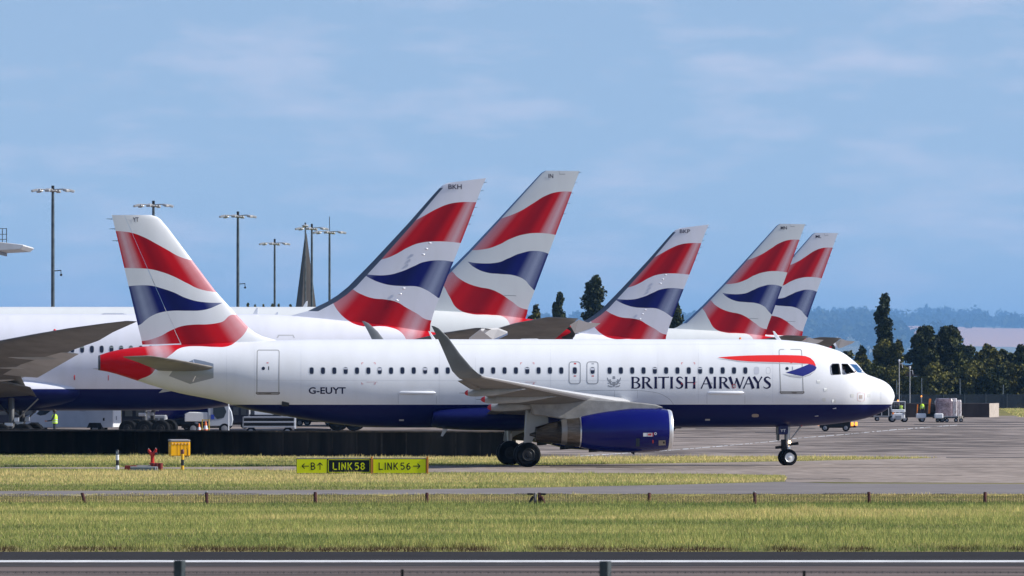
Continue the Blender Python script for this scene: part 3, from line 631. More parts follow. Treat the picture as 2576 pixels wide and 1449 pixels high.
# wings with upturned tips
def wing_pt(px, py, y): X, z = A.loc(px, py, y); return (X, y, z)
def a_wing(sg):
    secs = []
    for (y, X, z, c, t_) in [(.5, -12.0, 2.75, 7.2, .9), (2, -12.8, 2.94, 6.6, .85), (6.4, -15.35, 3.30, 3.95, .46), (9, -16.8, 3.50, 3.25, .36), (11.5, -18.2, 3.71, 2.65, .28), (14.5, -19.87, 3.96, 1.85, .19)]:
        secs.append(((X, -y, z), (X-c, -y, z-.07*c), (0, 0, 1), t_))
    for (le, te, y, nv, t_) in [((1222, 948.5), (1164, 955.5), 16.5, (0, .15, 1), .14), ((1212, 945.5), (1156, 952.5), 16.85, (0, -.4, .9), .13), ((1203, 940), (1149, 946), 17.08, (0, -.75, .66), .12), ((1188, 926.5), (1137, 933), 17.3, (0, -.93, .37), .12),
                           ((1158, 891), (1115.6, 884), 17.5, (0, -.97, .2), .11), ((1128, 849), (1099, 846), 17.75, (0, -.97, .2), .08), ((1104, 826), (1087.5, 824), 17.88, (0, -.97, .2), .05), ((1092, 820.5), (1085, 819.5), 17.9, (0, -1, .1), .025)]:
        secs.append((wing_pt(*le, -y), wing_pt(*te, -y), nv, t_))
    rs = []
    for le, te, nv, t_ in secs:
        f = lambda p: (p[0], -sg*p[1], p[2]+(0 if sg < 0 else .03*(abs(p[1])-1)))
        nv2 = (nv[0], -sg*nv[1], nv[2]) if False else (nv[0], nv[1]*(1 if sg < 0 else -1), nv[2])
        g = lambda p: (p[0], p[1] if sg < 0 else -p[1], p[2]+(0 if sg < 0 else .032*(abs(p[1])-1)))
        rs.append(foil_ring(g(le), g(te), nv2, t_, 12))
    n = len(secs); k = 6
    wm = MB().rings(rs[:k+2]); nr = len(rs[0])
    for i_ in range(k+1):
        for j_ in range(nr):
            if j_ < 2 or j_ >= nr-2: wm.m[i_*nr+j_] = 1  # leading edge highlight painted as a paler strip
    wg = wm.build('wing', [M_under, mat('lit_edge_grey', (.50, .50, .50), .38, spec=.5)], ROOT, ang=50)
    MB().rings(rs[k+1:]).build('wingtip', nmat('wingtip_grey', [(.13, .14, .15), (.19, .20, .21)], .8, rough=.38), wg, ang=60)
    # pale flap and aileron strip at trailing edge, spoiler side
    for (y0, y1) in ((2.3, 6.3), (6.5, 12.8), (13.0, 16.2)):
        def at(y):
            ys = [2, 6.4, 9, 11.5, 14.5, 16.5]; X = np.interp(y, ys, [-12.8-6.6, -19.3, -20.05, -20.85, -21.72, -22.35]); z = np.interp(y, ys, [2.94-.46, 3.02, 3.27, 3.52, 3.83, 4.05])+(0 if sg < 0 else .032*(y-1)); return X, z
        (xa, za), (xb, zb2) = at(y0), at(y1); ca, cb = (.9, .75) if y1 < 7 else (.7, .5)
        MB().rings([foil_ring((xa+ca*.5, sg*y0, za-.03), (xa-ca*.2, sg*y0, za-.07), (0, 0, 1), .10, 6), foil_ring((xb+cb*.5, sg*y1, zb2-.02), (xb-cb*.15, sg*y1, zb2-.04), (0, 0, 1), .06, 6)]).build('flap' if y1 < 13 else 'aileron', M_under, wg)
    for (tip, fr, y, rr) in (((1169, 988.6), (1322, 979), 12.5, .20), ((1210, 1005), (1398, 998), 9.0, .22), ((1226.5, 1025), (1400, 1016), 5.6, .22)):
        X0, z0 = A.loc(*tip, -y); X1, z1 = A.loc(*fr, -y); dz = 0 if sg < 0 else .032*(y-1); rs2 = []
        for k2 in range(15):
            u = (0, .022, .05, .1)[k2] if k2 < 4 else .1+.9*(k2-3)/11; r_ = rr*min(1, (math.sin(math.pi*min(u**.62, 1))+.22*(1-u))) ; r_ = max(r_, .01)
            rs2.append([(X0+(X1-X0)*u, sg*y+r_*.62*math.cos(a_), z0+dz+(z1-z0)*u+r_*math.sin(a_)) for a_ in [2*math.pi*j/14 for j in range(14)]])
        ff = MB().rings(rs2[2:]).build('flap_fairing', nmat('fairing_grey', [(.25, .26, .26), (.36, .37, .38)], 1.5, rough=.45), wg)
        MB().rings(rs2[:3]).build('fairing_tip', mat('tip_red', (.5, .02, .03), .5), ff)
        MB().tube([(X0, sg*y, z0+dz), (X0-.25, sg*y, z0+dz)], [.012, .006], 4).build('static_wick', M_dark, ff)
    return wg
wings = {sg: a_wing(sg) for sg in (-1, 1)}
# wing to body fairing
rs = []
for k in range(33):
    px = 1692-600*k/32; t_ = (px-1392)/300; X = A.loc(px, 1000, -2.1)[0]; e_ = max(1-abs(t_)**3.2, 0)**.5
    zt, zb_ = 2.70+.30*e_, 1.88-.24*e_; zc, hz = (zt+zb_)/2, (zt-zb_)/2; ww = 1.86+.30*e_
    rs.append([(X, ww*abs(math.cos(a_))**.8*(1 if math.cos(a_) > 0 else -1), zc+hz*math.sin(a_)) for a_ in [2*math.pi*j/32 for j in range(32)]])
MB().rings(rs).build('belly_fairing', M_liv, ROOT, ang=60)
# engines
def engine(sg):
    y = sg*5.75; Y_ = -5.75
    T = [(1690, 1034), (1679.5, 1030.5), (1646, 1025.5), (1597.5, 1025.6), (1538.9, 1031.4), (1480, 1041), (1457.8, 1046)]
    B_ = [(1690, 1127), (1683.4, 1130), (1656, 1135), (1587.7, 1138.9), (1519, 1137), (1480, 1131), (1457.8, 1125)]
    ft = pchip(*zip(*sorted((A.loc(*p, Y_)) for p in T))); fb = pchip(*zip(*sorted((A.loc(*p, Y_)) for p in B_)))
    x0, x1 = A.loc(1689, 1080, Y_)[0], A.loc(1459, 1080, Y_)[0]
    def ringat(X, k=1.0, n=36):
        a_, b_ = ft(X), fb(X); zc, r_ = (a_+b_)/2, (a_-b_)/2*k; return [(X, y+r_*1.02*math.cos(t_), zc+r_*math.sin(t_)) for t_ in [2*math.pi*j/n for j in range(n)]]
    xl = A.loc(1678, 1080, Y_)[0]
    nac = MB().rings([ringat(xl+(x1-xl)*i/18) for i in range(19)], cap=False).build('engine', [M_navyl], ROOT, ang=60)
    # polished lip and intake
    li = []
    for (dx, k) in [(0, 1.0), (.08, .995), (.15, .975), (.19, .94), (.195, .90), (.16, .86), (.05, .83), (-.3, .80), (-.9, .80)]:
        r0 = ringat(xl, k); li.append([(xl+dx, p[1], p[2]) for p in r0])
    lm = MB().rings(li, cap=False); nn = 36
    lm.m = [0 if i//nn < 6 else 1 for i in range(len(lm.f))]; lm.build('inlet_lip', [M_lip, M_blackp], nac)
    r0 = ringat(xl, .80); MB().add([(xl-.85, p[1], p[2]) for p in r0]+[(xl-.35, y, (ft(xl)+fb(xl))/2)], [(j, (j+1) % nn, nn) for j in range(nn)]).build('fan', M_dark, nac)
    zc = lambda px, a_, b_: (A.loc(px, (a_+b_)/2, Y_)[1])
    def cone(lst, name, m, par):
        rs = []
        for (px, a_, b_) in lst:
            X, z1 = A.loc(px, a_, Y_); _, z2 = A.loc(px, b_, Y_); r_ = (z1-z2)/2
            rs.append([(X, y+r_*math.cos(t_), (z1+z2)/2+r_*math.sin(t_)) for t_ in [2*math.pi*j/32 for j in range(32)]])
        return MB().rings(rs).build(name, m, par)
    cone([(1462, 1045, 1126), (1457.5, 1046, 1125), (1456, 1047, 1124)], 'nozzle_band', M_lip, nac)
    cone([(1457, 1048, 1124), (1440, 1049.5, 1122), (1424, 1050.5, 1120)], 'exhaust_nozzle', M_dmetal, nac)
    cone([(1424, 1051, 1119.5), (1410, 1053, 1117.5)], 'nozzle_band', mat('dull_steel', (.26, .25, .24), .4, .7), nac)
    cone([(1412, 1058, 1117), (1380, 1064, 1114), (1347, 1074, 1111.5)], 'core_nozzle', M_bdmetal, nac)
    cone([(1350, 1085, 1101), (1332, 1091, 1096)], 'exhaust_cone', M_bdmetal, nac)
    MB().prism([A.loc(*p, Y_) for p in [(1330, 1010), (1400, 1006), (1480, 1004), (1560, 1008.5), (1620, 1014), (1648, 1017.5), (1668, 1024.5), (1640, 1034), (1560, 1050), (1460, 1062), (1395, 1051), (1340, 1043)]], y-.26, y+.26).build('engine_pylon', nmat('pylon_grey', [(.20, .195, .185), (.33, .325, .31)], 1.4, rough=.4, spec=.5), nac, bevel=.05)
    for (x0_, x1_, yy) in ((1421, 1446, 1124), (1481, 1512, 1135)): 
        a_ = A.loc(x0_, yy, Y_); b_ = A.loc(x1_, yy+2, Y_); MB().prism([(a_[0], a_[1]+.2), (b_[0], b_[1]+.2), (b_[0], b_[1]+.02), (a_[0], a_[1]-.05)], y-.05, y+.05).build('drain_fin', M_dark, nac)
    a_ = A.loc(1590, 1139, Y_); MB().prism([(a_[0]-.1, a_[1]+.03), (a_[0]+.12, a_[1]+.03), (a_[0]+.1, a_[1]-.1)], y-.04, y+.04).build('drain_fin', M_dark, nac)
    if sg < 0:
        def npt(px, py, off=.03):
            yy = y
            for _ in range(5):
                X, z = A.loc(px, py, yy); a_, b_ = ft(X), fb(X); r_ = (a_-b_)/2; t_ = (z-(a_+b_)/2)/r_; yy = y-1.02*r_*math.sqrt(max(0, 1-t_*t_))-off
            return (X, yy, z)
        for poly, m in ((((1618, 1089), (1627.5, 1089), (1627.5, 1098), (1618, 1098)), M_white), (((1628.5, 1089), (1641, 1089), (1641, 1098), (1628.5, 1098)), M_white), (((1630, 1091), (1639, 1090), (1639, 1096), (1630, 1095.5)), M_redm),
                        (((1641, 1088.5), (1644.3, 1088.5), (1644.3, 1115), (1641, 1115)), M_redm), (((1657, 1108), (1674, 1107.5), (1674.5, 1120), (1657, 1121)), mat('brass_panel', (.30, .26, .2), .5)), (((1600, 1103), (1609, 1103), (1609, 1123), (1600, 1123)), mat('green_panel', (.012, .03, .05), .5)), (((1668, 1111), (1672, 1111), (1672, 1116), (1668, 1116)), M_dark)):
            MB().add([npt(*p) for p in poly], [tuple(range(len(poly)))]).build('marking', m, nac, smooth=False)
        for rp_ in ring_poly(1649, 1091, 3.3, 3.3, 1.5, 14): MB().add([npt(*p) for p in rp_], [(0, 1, 2, 3)]).build('marking', M_white, nac, smooth=False) if False else None
        mbk = MB()
        for rp_ in ring_poly(1649, 1091, 3.3, 3.3, 1.4, 14): mbk.add([npt(*p) for p in rp_], [(0, 1, 2, 3)])
        mbk.build('marking', M_white, nac, smooth=False)
for sg in (-1, 1): engine(sg)
# wheels and landing gear
def wheel(parent, c, r_, w_, rim=.52, m=M_black, mr=M_dark, hub=None, sd=-1):
    pr = [(-w_/2, r_*rim), (-w_/2, r_*.86), (-w_*.42, r_*.95), (-w_*.25, r_), (w_*.25, r_), (w_*.42, r_*.95), (w_/2, r_*.86), (w_/2, r_*rim)]
    o = MB().lathe(pr, c, 'Y', 40, cap=True).build('wheel', m, parent, ang=30)
    pr2 = [(sd*(w_/2+.004), r_*rim*.99), (sd*(w_/2+.02), r_*rim*.93), (sd*(w_/2+.002), r_*rim*.80), (sd*(w_/2+.004), r_*.26), (sd*(w_/2+.03), r_*.22), (sd*(w_/2+.05), .02)]
    mb = MB().lathe(pr2, c, 'Y', 28); n_ = 28
    mb.m = [1 if i//n_ in (0, 1) else (0 if i//n_ < 3 else 2) for i in range(len(mb.f))]
    mb.build('rim', [mr, hub or mr, hub or mr], o); return o
def tubeo(name, pts, r_, m, par, n=10): return MB().tube(pts, r_, n).build(name, m, par)
for sg in (-1, 1):
    Xg = -17.85; g = MB().tube([(Xg+.1, sg*3.7, 3.0), (Xg, sg*3.8, 1.7), (Xg, sg*3.8, .62)], [.16, .14, .09], 14).build('main_landing_gear', M_steel, ROOT)
    tubeo('axle', [(Xg, sg*3.35, .57), (Xg, sg*4.25, .57)], .07, M_steel, g)
    for dy in (-.46, .46): wheel(g, (Xg, sg*3.8+dy, .57), .575, .42, mr=mat('dark_rim', (.012, .013, .016), .5, .2))
    tubeo('side_brace', [(Xg+.05, sg*3.75, 1.5), (Xg+.2, sg*2.1, 2.4)], .06, M_steel, g); tubeo('torque_link', [(Xg-.02, sg*3.8, 1.25), (Xg-.38, sg*3.8, .95), (Xg, sg*3.8, .66)], .04, M_steel, g)
    dp = [A.loc(*p, -4.35) for p in [(1325.6, 1037), (1322, 1065), (1319.5, 1092), (1316.5, 1113), (1325, 1118), (1336, 1117), (1341, 1104), (1350, 1098), (1376, 1087), (1380, 1083), (1379, 1050), (1350, 1040)]]
    MB().prism(dp, sg*4.32, sg*4.38).build('gear_door', mat('gear_door_grey', (.46, .48, .48), .4, coat=.3), g, bevel=.015)
XN = -5.12
ng = MB().tube([(XN+.05, 0, 2.3), (XN, 0, 1.35), (XN, 0, 1.05), (XN+.02, 0, .7), (XN+.02, 0, .42)], [.13, .13, .12, .075, .07], 14).build('nose_landing_gear', M_steel, ROOT)
w1 = wheel(ng, (0, 0, 0), .385, .22, .60, mr=M_dark, hub=mat('bright_hub', (.7, .7, .68), .35, .3)); w2 = wheel(ng, (0, 0, 0), .385, .22, .60, mr=M_dark)
for wv, dy in ((w1, -.27), (w2, .27)):
    a_ = R(7); wv.rotation_euler = (0, 0, a_); wv.location = (XN-dy*math.sin(a_)+.02, dy*math.cos(a_), .383)
tubeo('axle', [(XN, -.3, .383), (XN, .3, .383)], .05, M_steel, ng)
dpl = MB().prism([A.loc(*p, -.42) for p in [(1958.3, 1068), (1982.4, 1067), (1982.4, 1089.5), (1980, 1093), (1961, 1093.3), (1958.3, 1091)]], -.44, -.40).build('gear_door', M_navy, ng)
side_text(A, 'YT', (1963.3, 1079.5, 1976.5, 1086.6), M_white, dpl, -.455, 'door_letters', .012)
MB().prism([A.loc(*p, .42) for p in [(1952, 1070), (1975, 1070), (1975, 1093), (1952, 1093)]], .40, .44).build('gear_door', M_navy, ng)
MB().prism([(XN-.46, 2.0), (XN-.4, 2.0), (XN-.4, .98+.2), (XN-.46, .98+.2)], -.3, .3).build('rear_gear_door', M_blackp, ng)
tubeo('drag_brace', [(XN+.1, 0, 1.15), (XN+.35, -.05, 1.45), (XN+.66, -.05, 1.85)], [.04, .035, .05], M_steel, ng)
MB().box((XN+.32, -.05, 1.02), (.42, .16, .13), ry=R(-8)).box((XN-.38, -.05, .86), (.36, .14, .13), ry=R(-6)).box((XN-.18, -.05, .98), (.2, .3, .5)).build('steering_block', M_dark, ng, bevel=.01)
MB().lathe([(-.10, .03), (-.06, .09), (.06, .09), (.1, .03)], (XN+.06, -.12, .84), 'Z', 12).build('strut_collar', M_lip, ng)
MB().lathe([(0, .075), (.05, .06), (.07, .01)], (XN+.1, -.12, 1.1), 'X', 12).build('taxi_light', mat('lit_lamp', (1, .8, .6), .3, emit=(1, .72, .45), es=6), ng)
tubeo('tow_strap', [(XN+.62, -.35, 1.86), (XN+.76, -.5, 2.05)], .03, M_redm, ng, 6)

# ================================================================== PARKED JETS (built once per type, copied)
def lit_window(P, px, py, parent, w=5.9, h=9.8):
    fr = P.decal(ring_poly(px, py, w, h, 1.0, 16, 2.8), 'window', M_frame, parent, .03, 8)
    P.decal(disc_poly(px, py, w-.6, h-.6, 16, 2.8), 'pane', M_pane, fr, .02, 8)
    if int(px) % 3: P.decal([[(px-w*.7, py-h*.72), (px+w*.7, py-h*.72), (px+w*.8, py-h*.3), (px-w*.8, py-h*.3)]], 'blind', mat('green_grey_blind', (.20, .23, .21), .6), fr, .05, 8)
M_gearp = mat('shaded_gear_metal', (.12, .12, .12), .45, .5)
def parked_gear(P, parent, X, ys, axles, r_, ztop, w_=.5, gap=.7):
    for y in ys:
        xm = sum(axles)/len(axles)
        g = MB().tube([(X+.1, y*.85, ztop), (X, y, r_*1.2), (X, y, r_)], [.2, .16, .12], 12).build('main_landing_gear', M_gearp, parent)
        tubeo('bogie_beam', [(X+min(axles), y, r_), (X+max(axles), y, r_)], .12, M_gearp, g)
        tubeo('side_brace', [(X, y*.95, ztop*.6), (X+1.3, y*.6, ztop)], .05, M_gearp, g); tubeo('drag_brace', [(X, y, ztop*.45), (X-1.6, y*.95, ztop)], .05, M_gearp, g)
        MB().box((X+.2, y*.98+P.side*.25, ztop*.45), (.5, .2, .25)).box((X-.3, y*.98+P.side*.28, ztop*.55), (.3, .2, .3), m=0).build('actuator', M_metal, g, bevel=.03)
        for a_ in axles:
            for dy in (-gap, gap): wheel(g, (X+a_, y+dy, r_), r_, w_, .5, mr=M_dark, sd=1 if P.side > 0 else -1)
def parked_wing(P, parent, secs, fairings, sg, flapdrop=0):
    rs = [foil_ring((X, sg*y, z), (X-c, sg*y, z-dz), (0, 0, 1), t_, 12) for (y, X, z, c, dz, t_) in secs]
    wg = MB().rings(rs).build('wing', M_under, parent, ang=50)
    ys = [q_[0] for q_ in secs]; I = lambda y, k: float(np.interp(y, ys, [q_[k] for q_ in secs]))
    for (y, X, z, ln, r_) in fairings:
        rs = []
        for k in range(11):
            u = k/10; rr = max(r_*math.sin(math.pi*min(u**.7, 1)), .015); rs.append([(X+ln*u, sg*y+rr*.6*math.cos(a_), z+(I(y, 2)-.12-z)*u*.6+rr*math.sin(a_)) for a_ in [2*math.pi*j/12 for j in range(12)]])
        MB().rings(rs).build('flap_fairing', M_grey, wg)
    return wg
def parked_engine(P, parent, y, X, z, r_, L_, sg):
    y *= sg
    nac = MB().lathe([(-L_, r_*.62), (-L_*.75, r_*.8), (-L_*.4, r_*.99), (-L_*.15, r_*1.02), (0, r_*.93)], (X, y, z), 'X', 32, cap=False).build('engine', M_navyl, parent)
    MB().lathe([(0, r_*.93), (.12, r_*.88), (.1, r_*.8), (-.8, r_*.8)], (X, y, z), 'X', 32, cap=True).build('inlet_lip', M_lip, nac)
    MB().lathe([(-L_*1.22, r_*.2), (-L_*1.1, r_*.42), (-L_*.95, r_*.5)], (X, y, z), 'X', 24).build('core_nozzle', M_dmetal, nac)
    MB().prism([(X-L_*.2, z+r_*.9), (X-L_*.9, z+r_*1.25), (X-L_*1.6, z+r_*1.25), (X-L_*.95, z+r_*.3)], y-.25, y+.25).build('engine_pylon', M_grey, nac)

def clock_window(): pass
# ---- type one: crown, raked fin with dark leading edge, letters BKH
B = Plane(-70.2, 415.0, math.pi, 1, 68.5)
bx = lambda X, z: ((-70.2-X)*F/415+CX, HY-(z-H)*F/415)
B.profile([bx(0, 3.9), bx(-.4, 5.2), bx(-2, 6.4), bx(-5, 7.6), bx(-8, 8.1), bx(-12, 8.2), (0, 790), (650, 790.5), (760, 796), (850, 804), (960, 816), (1075, 834), bx(-68.3, 6.8), bx(-68.6, 6.6)],
          [bx(0, 3.9), bx(-.4, 3.1), bx(-2, 2.55), bx(-5, 2.25), bx(-9, 2.15), (0, 1033), (450, 1032), (640, 1012), (850, 950), (1000, 905), bx(-68.3, 6.0), bx(-68.6, 6.1)], k=.97)
z7 = lambda pts: [(691.8+x*.3298, 402.5+y*.3298) for x, y in pts]
b_red1 = (z7([(1010, 492), (1130, 430), (1240, 370), (1330, 335), (1400, 323), (1535, 322)]), z7([(750, 770), (840, 752), (920, 720), (1020, 665), (1100, 635), (1200, 622), (1410, 632)]))
b_blue = (z7([(668, 865), (750, 878), (850, 878), (960, 852), (1060, 810), (1150, 775), (1250, 765), (1350, 775)]), z7([(668, 865), (730, 905), (800, 935), (880, 955), (980, 962), (1080, 965), (1140, 985), (1200, 1020), (1243, 1052)]))
b_red2 = (z7([(442, 950), (565, 975), (650, 1020), (750, 1055), (850, 1065), (920, 1080), (1000, 1125), (1080, 1170), (1180, 1222), (1420, 1225)]), z7([(442, 1085), (480, 1150), (560, 1225), (640, 1262), (720, 1272), (800, 1268), (870, 1275), (950, 1305), (1000, 1365), (1030, 1480), (1060, 1600), (1420, 1800)]))
M_b = livery('wide_jet_livery', B, B.loc(100, 978.5, 2.9)[1], b_red1, b_blue, b_red2, (((1222.8, 448), (1072.7, 832.9)), ((1104, 474), (833, 752))), white=(.78, .78, .84))
b_pairs = [((690, 818), (1080, 862)), ((721.5, 797), (1083, 815)), ((774, 782.5), (1090, 790)), ((823.7, 758.7), (1101.6, 758.7)), ((850, 742), (1108, 742)), ((876.5, 720.5), (1115.8, 720.5)), ((939, 656.4), (1141.5, 656.4)), ((1025, 564), (1177.6, 564)), ((1090, 490), (1206.4, 487)), ((1105.7, 473), (1213.5, 468)), ((1113, 466), (1219, 457)), ((1128, 460), (1222.8, 448))]
M_le = mat('dark_leading_edge', (.085, .11, .15), .45, .3)
def type_one():
    root = empty('airliner', (B.x0, B.y0, 0), math.pi, 'parked white wide jet whose big striped tail carries the letters BKH', 'airplane', 'parked airliners with striped tails')
    B.fuselage([M_b], root, 64, 110)
    m = MB(); rs = []
    for (a, b_) in b_pairs:
        (x0, z0), (x1, z1) = B.loc(*a), B.loc(*b_); rs.append(foil_ring((x0, 0, z0), (x1, 0, z1), (0, 1, 0), min(.085*abs(x0-x1), .75), 16))
    m.rings(rs); n = len(rs[0])
    for i in range(len(rs)-1):
        for j in range(n):
            if 1 < i < len(rs)-3 and (j < 3 or j >= n-3): m.m[i*n+j] = 1
    fin = m.build('tail_fin', [M_b, M_le], root, ang=40)
    for k in range(6):
        px, py = 1219-k*7-3*(k == 0), 459+k*21-(k > 3)*0; X, z = B.loc(px-6 if False else 1222.8-.39*(py-448), py); MB().tube([(X+.02, 0, z), (X-.2, 0, z+.01)], [.018, .006], 4).build('static_wick', M_dark, fin)
    for (x, y) in [(1180, 634), (1155, 678), (1130, 720), (980, 979), (955, 1022), (928, 1070)]:
        px, py = z7([(x, y)])[0]; X, z = B.loc(px, py, .3); MB().lathe([(.09, .07), (.12, .05), (.135, .01)], (X, .2, z), 'Y', 8, sx=1.6).build('hinge_fairing', M_white, fin)
    secs = [(0.8, -25.0, 3.3, 15.2, .4, 1.6), (2.8, -26.0, 3.55, 14.2, .5, 1.5), (9.5, -31.5, 4.75, 8.6, .45, .8), (14, -34.8, 5.45, 6.9, .42, .6), (20, -39.0, 6.25, 5.0, .40, .42), (24, -41.9, 6.72, 3.9, .33, .3), (27, -44.1, 7.05, 2.7, .2, .2), (29, -46.3, 7.33, 1.6, .06, .1), (29.9, -47.7, 7.48, .7, .02, .04)]
    for sg in (1, -1):
        wg = parked_wing(B, root, secs, [(17, -43.8, 5.55, 5.5, .34), (13, -42.3, 5.12, 6.0, .42), (8.5, -40.7, 4.45, 6.5, .5)], sg)
        MB().rings([foil_ring((-36.6, sg*2.9, 4.0), (-40.6, sg*2.9, 3.0), (0, 0, 1), .25, 8), foil_ring((-37.4, sg*8.2, 4.25), (-40.6, sg*8.2, 3.62), (0, 0, 1), .2, 8)]).build('flap', M_under, wg)
        MB().rings([foil_ring((-38.2, sg*10.5, 4.62), (-41.2, sg*10.5, 4.2), (0, 0, 1), .2, 8), foil_ring((-42.2, sg*19, 5.9), (-44.3, sg*19, 5.62), (0, 0, 1), .14, 8)]).build('flap', M_grey, wg)
        if sg > 0:
            X, z = -70.2-Wp(170, 831, 391).x, Wp(170, 831, 391).z; MB().lathe([(-.1, .04), (0, .09), (.1, .04)], (-43.2, 24.2, 6.98), 'Y', 8).build('beacon_light', mat('red_lamp', (.8, .03, .03), .4), wg)
        parked_engine(B, root, 9.9, -23.5, 2.6, 1.75, 5.2, sg)
    mb = MB()
    rs = []
    for k in range(25):
        t_ = k/24*2-1; e_ = max(1-abs(t_)**2.6, 0)**.5; X = -34-9.6*t_; rs.append([(X, (2.0+1.5*e_)*math.cos(a_), 3.35+(.4+.9*e_)*math.sin(a_)) for a_ in [2*math.pi*j/24 for j in range(24)]])
    MB().rings(rs).build('belly_fairing', M_b, root, ang=60)
    for sg in (1, -1):
        L_ = []
        for (le, te, y, t_) in [((985, 872), (1160, 868), .8, .5), ((1010, 864), (1165, 864), 1.8, .45), ((1105, 841), (1195, 845), 5.8, .28), ((1192, 826), (1234, 829), 9.7, .1), ((1205, 825), (1236, 828), 9.9, .05)]:
            (x0, z0), (x1, z1) = B.loc(*le, y), B.loc(*te, y); L_.append(foil_ring((x0, sg*y, z0), (x1, sg*y, z1), (0, 0, 1), t_, 10))
        sb = MB().rings(L_).build('horizontal_stabilizer', [M_under], root, ang=50)
        P_ = [B.loc(px, py, y) + (y,) for (px, py, y) in [(1180, 854, 9.6), (1210, 831, 10.2), (1252, 828.6, 8.6), (1276.5, 838, 7.6), (1240, 854, 8.2)]]
        MB().add([(X, sg*y, z) for X, z, y in P_]+[(X, sg*y+.08*sg, z+.1) for X, z, y in P_], [(0, 1, 2, 3, 4), (9, 8, 7, 6, 5)]+[(i, (i+1) % 5, 5+(i+1) % 5, 5+i) for i in range(5)]).build('elevator', M_white, sb, smooth=False)
    parked_gear(B, root, -39.2, (4.6, -4.6), (.68, -.68), .68, 2.9)
    g = MB().tube([(-6, 0, 2.6), (-6, 0, .6)], [.16, .12], 10).build('nose_landing_gear', M_steel, root)
    for dy in (-.35, .35): wheel(g, (-6, dy, .5), .5, .34, sd=1)
    return root
p1 = type_one()
for pts in ([(636, 790), (645, 774.5), (649, 773), (649, 791)], [(690, 793), (697, 785), (701, 785), (700, 793)]): blade(B, pts, 'blade_antenna', p1, th=.08)
blade(B, [(255, 790.5), (262, 787.5), (310, 787.2), (320, 790.5)], 'satellite_dome', p1, th=.7)
p2 = copy_tree(p1); p2.location = (-52.6, 537, 0); p2['label'] = 'parked white jet with the striped tail lettered BKP, third big tail'
def stencil(P, root, pts, letters, y):
    return side_text(P, letters, pts, M_navyt, root, y, 'fin_letters', .012)
tb = z7([(1322, 186), (1424, 222)]); stencil(B, p1, (*tb[0], *tb[1]), 'BKH', .145); stencil(B, p2, (*tb[0], *tb[1]), 'BKP', .145)
for k in range(12): lit_window(B, 206.5-24.6*2+24.6*k, 878.6, p1)
# service door and hatch outlines on the fuselage
ph = B.decal([[(700, 842), (738, 842), (742, 850), (739, 850), (736, 844.5), (703, 844.5), (699, 850), (696, 850)]], 'hatch_outline', mat('hatch_grey', (.5, .5, .5), .5), p1, .02, 8)
for x in (187.5, 272.7):
    B.decal([[(x-1.5, 944), (x+1.5, 944), (x+1.5, 956), (x-1.5, 956)]] if x < 200 else [[(x-1, 944), (x+.8, 944), (x+.8, 957), (x-1, 957)]], 'red_marking', M_redm, p1, .4 if x < 200 else .3, 8)

# ---- type two: letters IN / MN / ML
C = Plane(-63.8, 476.0, math.pi, 1, 68.15)
cx = lambda X, z: ((-63.8-X)*F/476+CX, HY-(z-H)*F/476)
C.profile([cx(0, 4.6), cx(-.4, 6.2), cx(-2, 7.6), cx(-5, 8.8), cx(-8, 9.25), cx(-12, 9.34), (0, 772), (850, 772), (1000, 776), (1150, 783), (1250, 792), (1335, 803), (1438, 814.7), cx(-68.2, 8.1)],
          [cx(0, 4.6), cx(-.4, 3.6), cx(-2, 3.0), cx(-5, 2.8), cx(-9, 2.75), (0, 1003), (640, 1000), (850, 978), (1100, 925), (1300, 880), (1438, 856), cx(-68.2, 6.95)], k=.92)
c_red1 = (z7([(1690, 457), (1850, 400), (1970, 330), (2060, 275), (2150, 245), (2270, 242)]), z7([(1478, 690), (1600, 680), (1700, 650), (1800, 600), (1900, 568), (2000, 557), (2145, 572)]))
c_blue = (z7([(1470, 775), (1560, 788), (1680, 785), (1780, 750), (1880, 710), (1980, 693), (2085, 715)]), z7([(1470, 775), (1530, 825), (1620, 860), (1720, 870), (1820, 880), (1900, 912), (1940, 955), (1975, 992)]))
c_red2 = (z7([(1200, 800), (1330, 838), (1400, 900), (1480, 945), (1560, 970), (1640, 985), (1720, 1020), (1800, 1075), (1920, 1140), (2330, 1140)]), z7([(1262, 930), (1280, 950), (1330, 1040), (1400, 1140), (1500, 1175), (1640, 1182), (1740, 1195), (1790, 1250), (1815, 1330), (1850, 1480), (2330, 1600)]))
M_c = livery('grey_jet_livery', C, 4.4, c_red1, c_blue, c_red2, (((1458.6, 429.5), (1320, 796.6)), ((1371, 429.5), (1132, 682.8))), white=(.72, .74, .72))
M_c2 = livery('pale_jet_livery', C, 4.4, c_red1, c_blue, c_red2, (((1458.6, 429.5), (1320, 796.6)), ((1371, 429.5), (1132, 682.8))), white=(.75, .76, .80))
c_pairs = [((950, 802), (1310, 835)), ((995, 783), (1325.6, 790)), ((1025, 771), (1329, 773)), ((1045, 759), (1334, 759)), ((1068.6, 738), (1342.3, 738)), ((1110, 700), (1356.5, 700)), ((1179.9, 630), (1382.9, 630)), ((1252.5, 552.6), (1412, 552.6)), ((1361, 435.5), (1456.3, 435)), ((1371.2, 429.5), (1458.6, 430.5))]
M_le2 = mat('blue_leading_edge', (.12, .2, .33), .45)
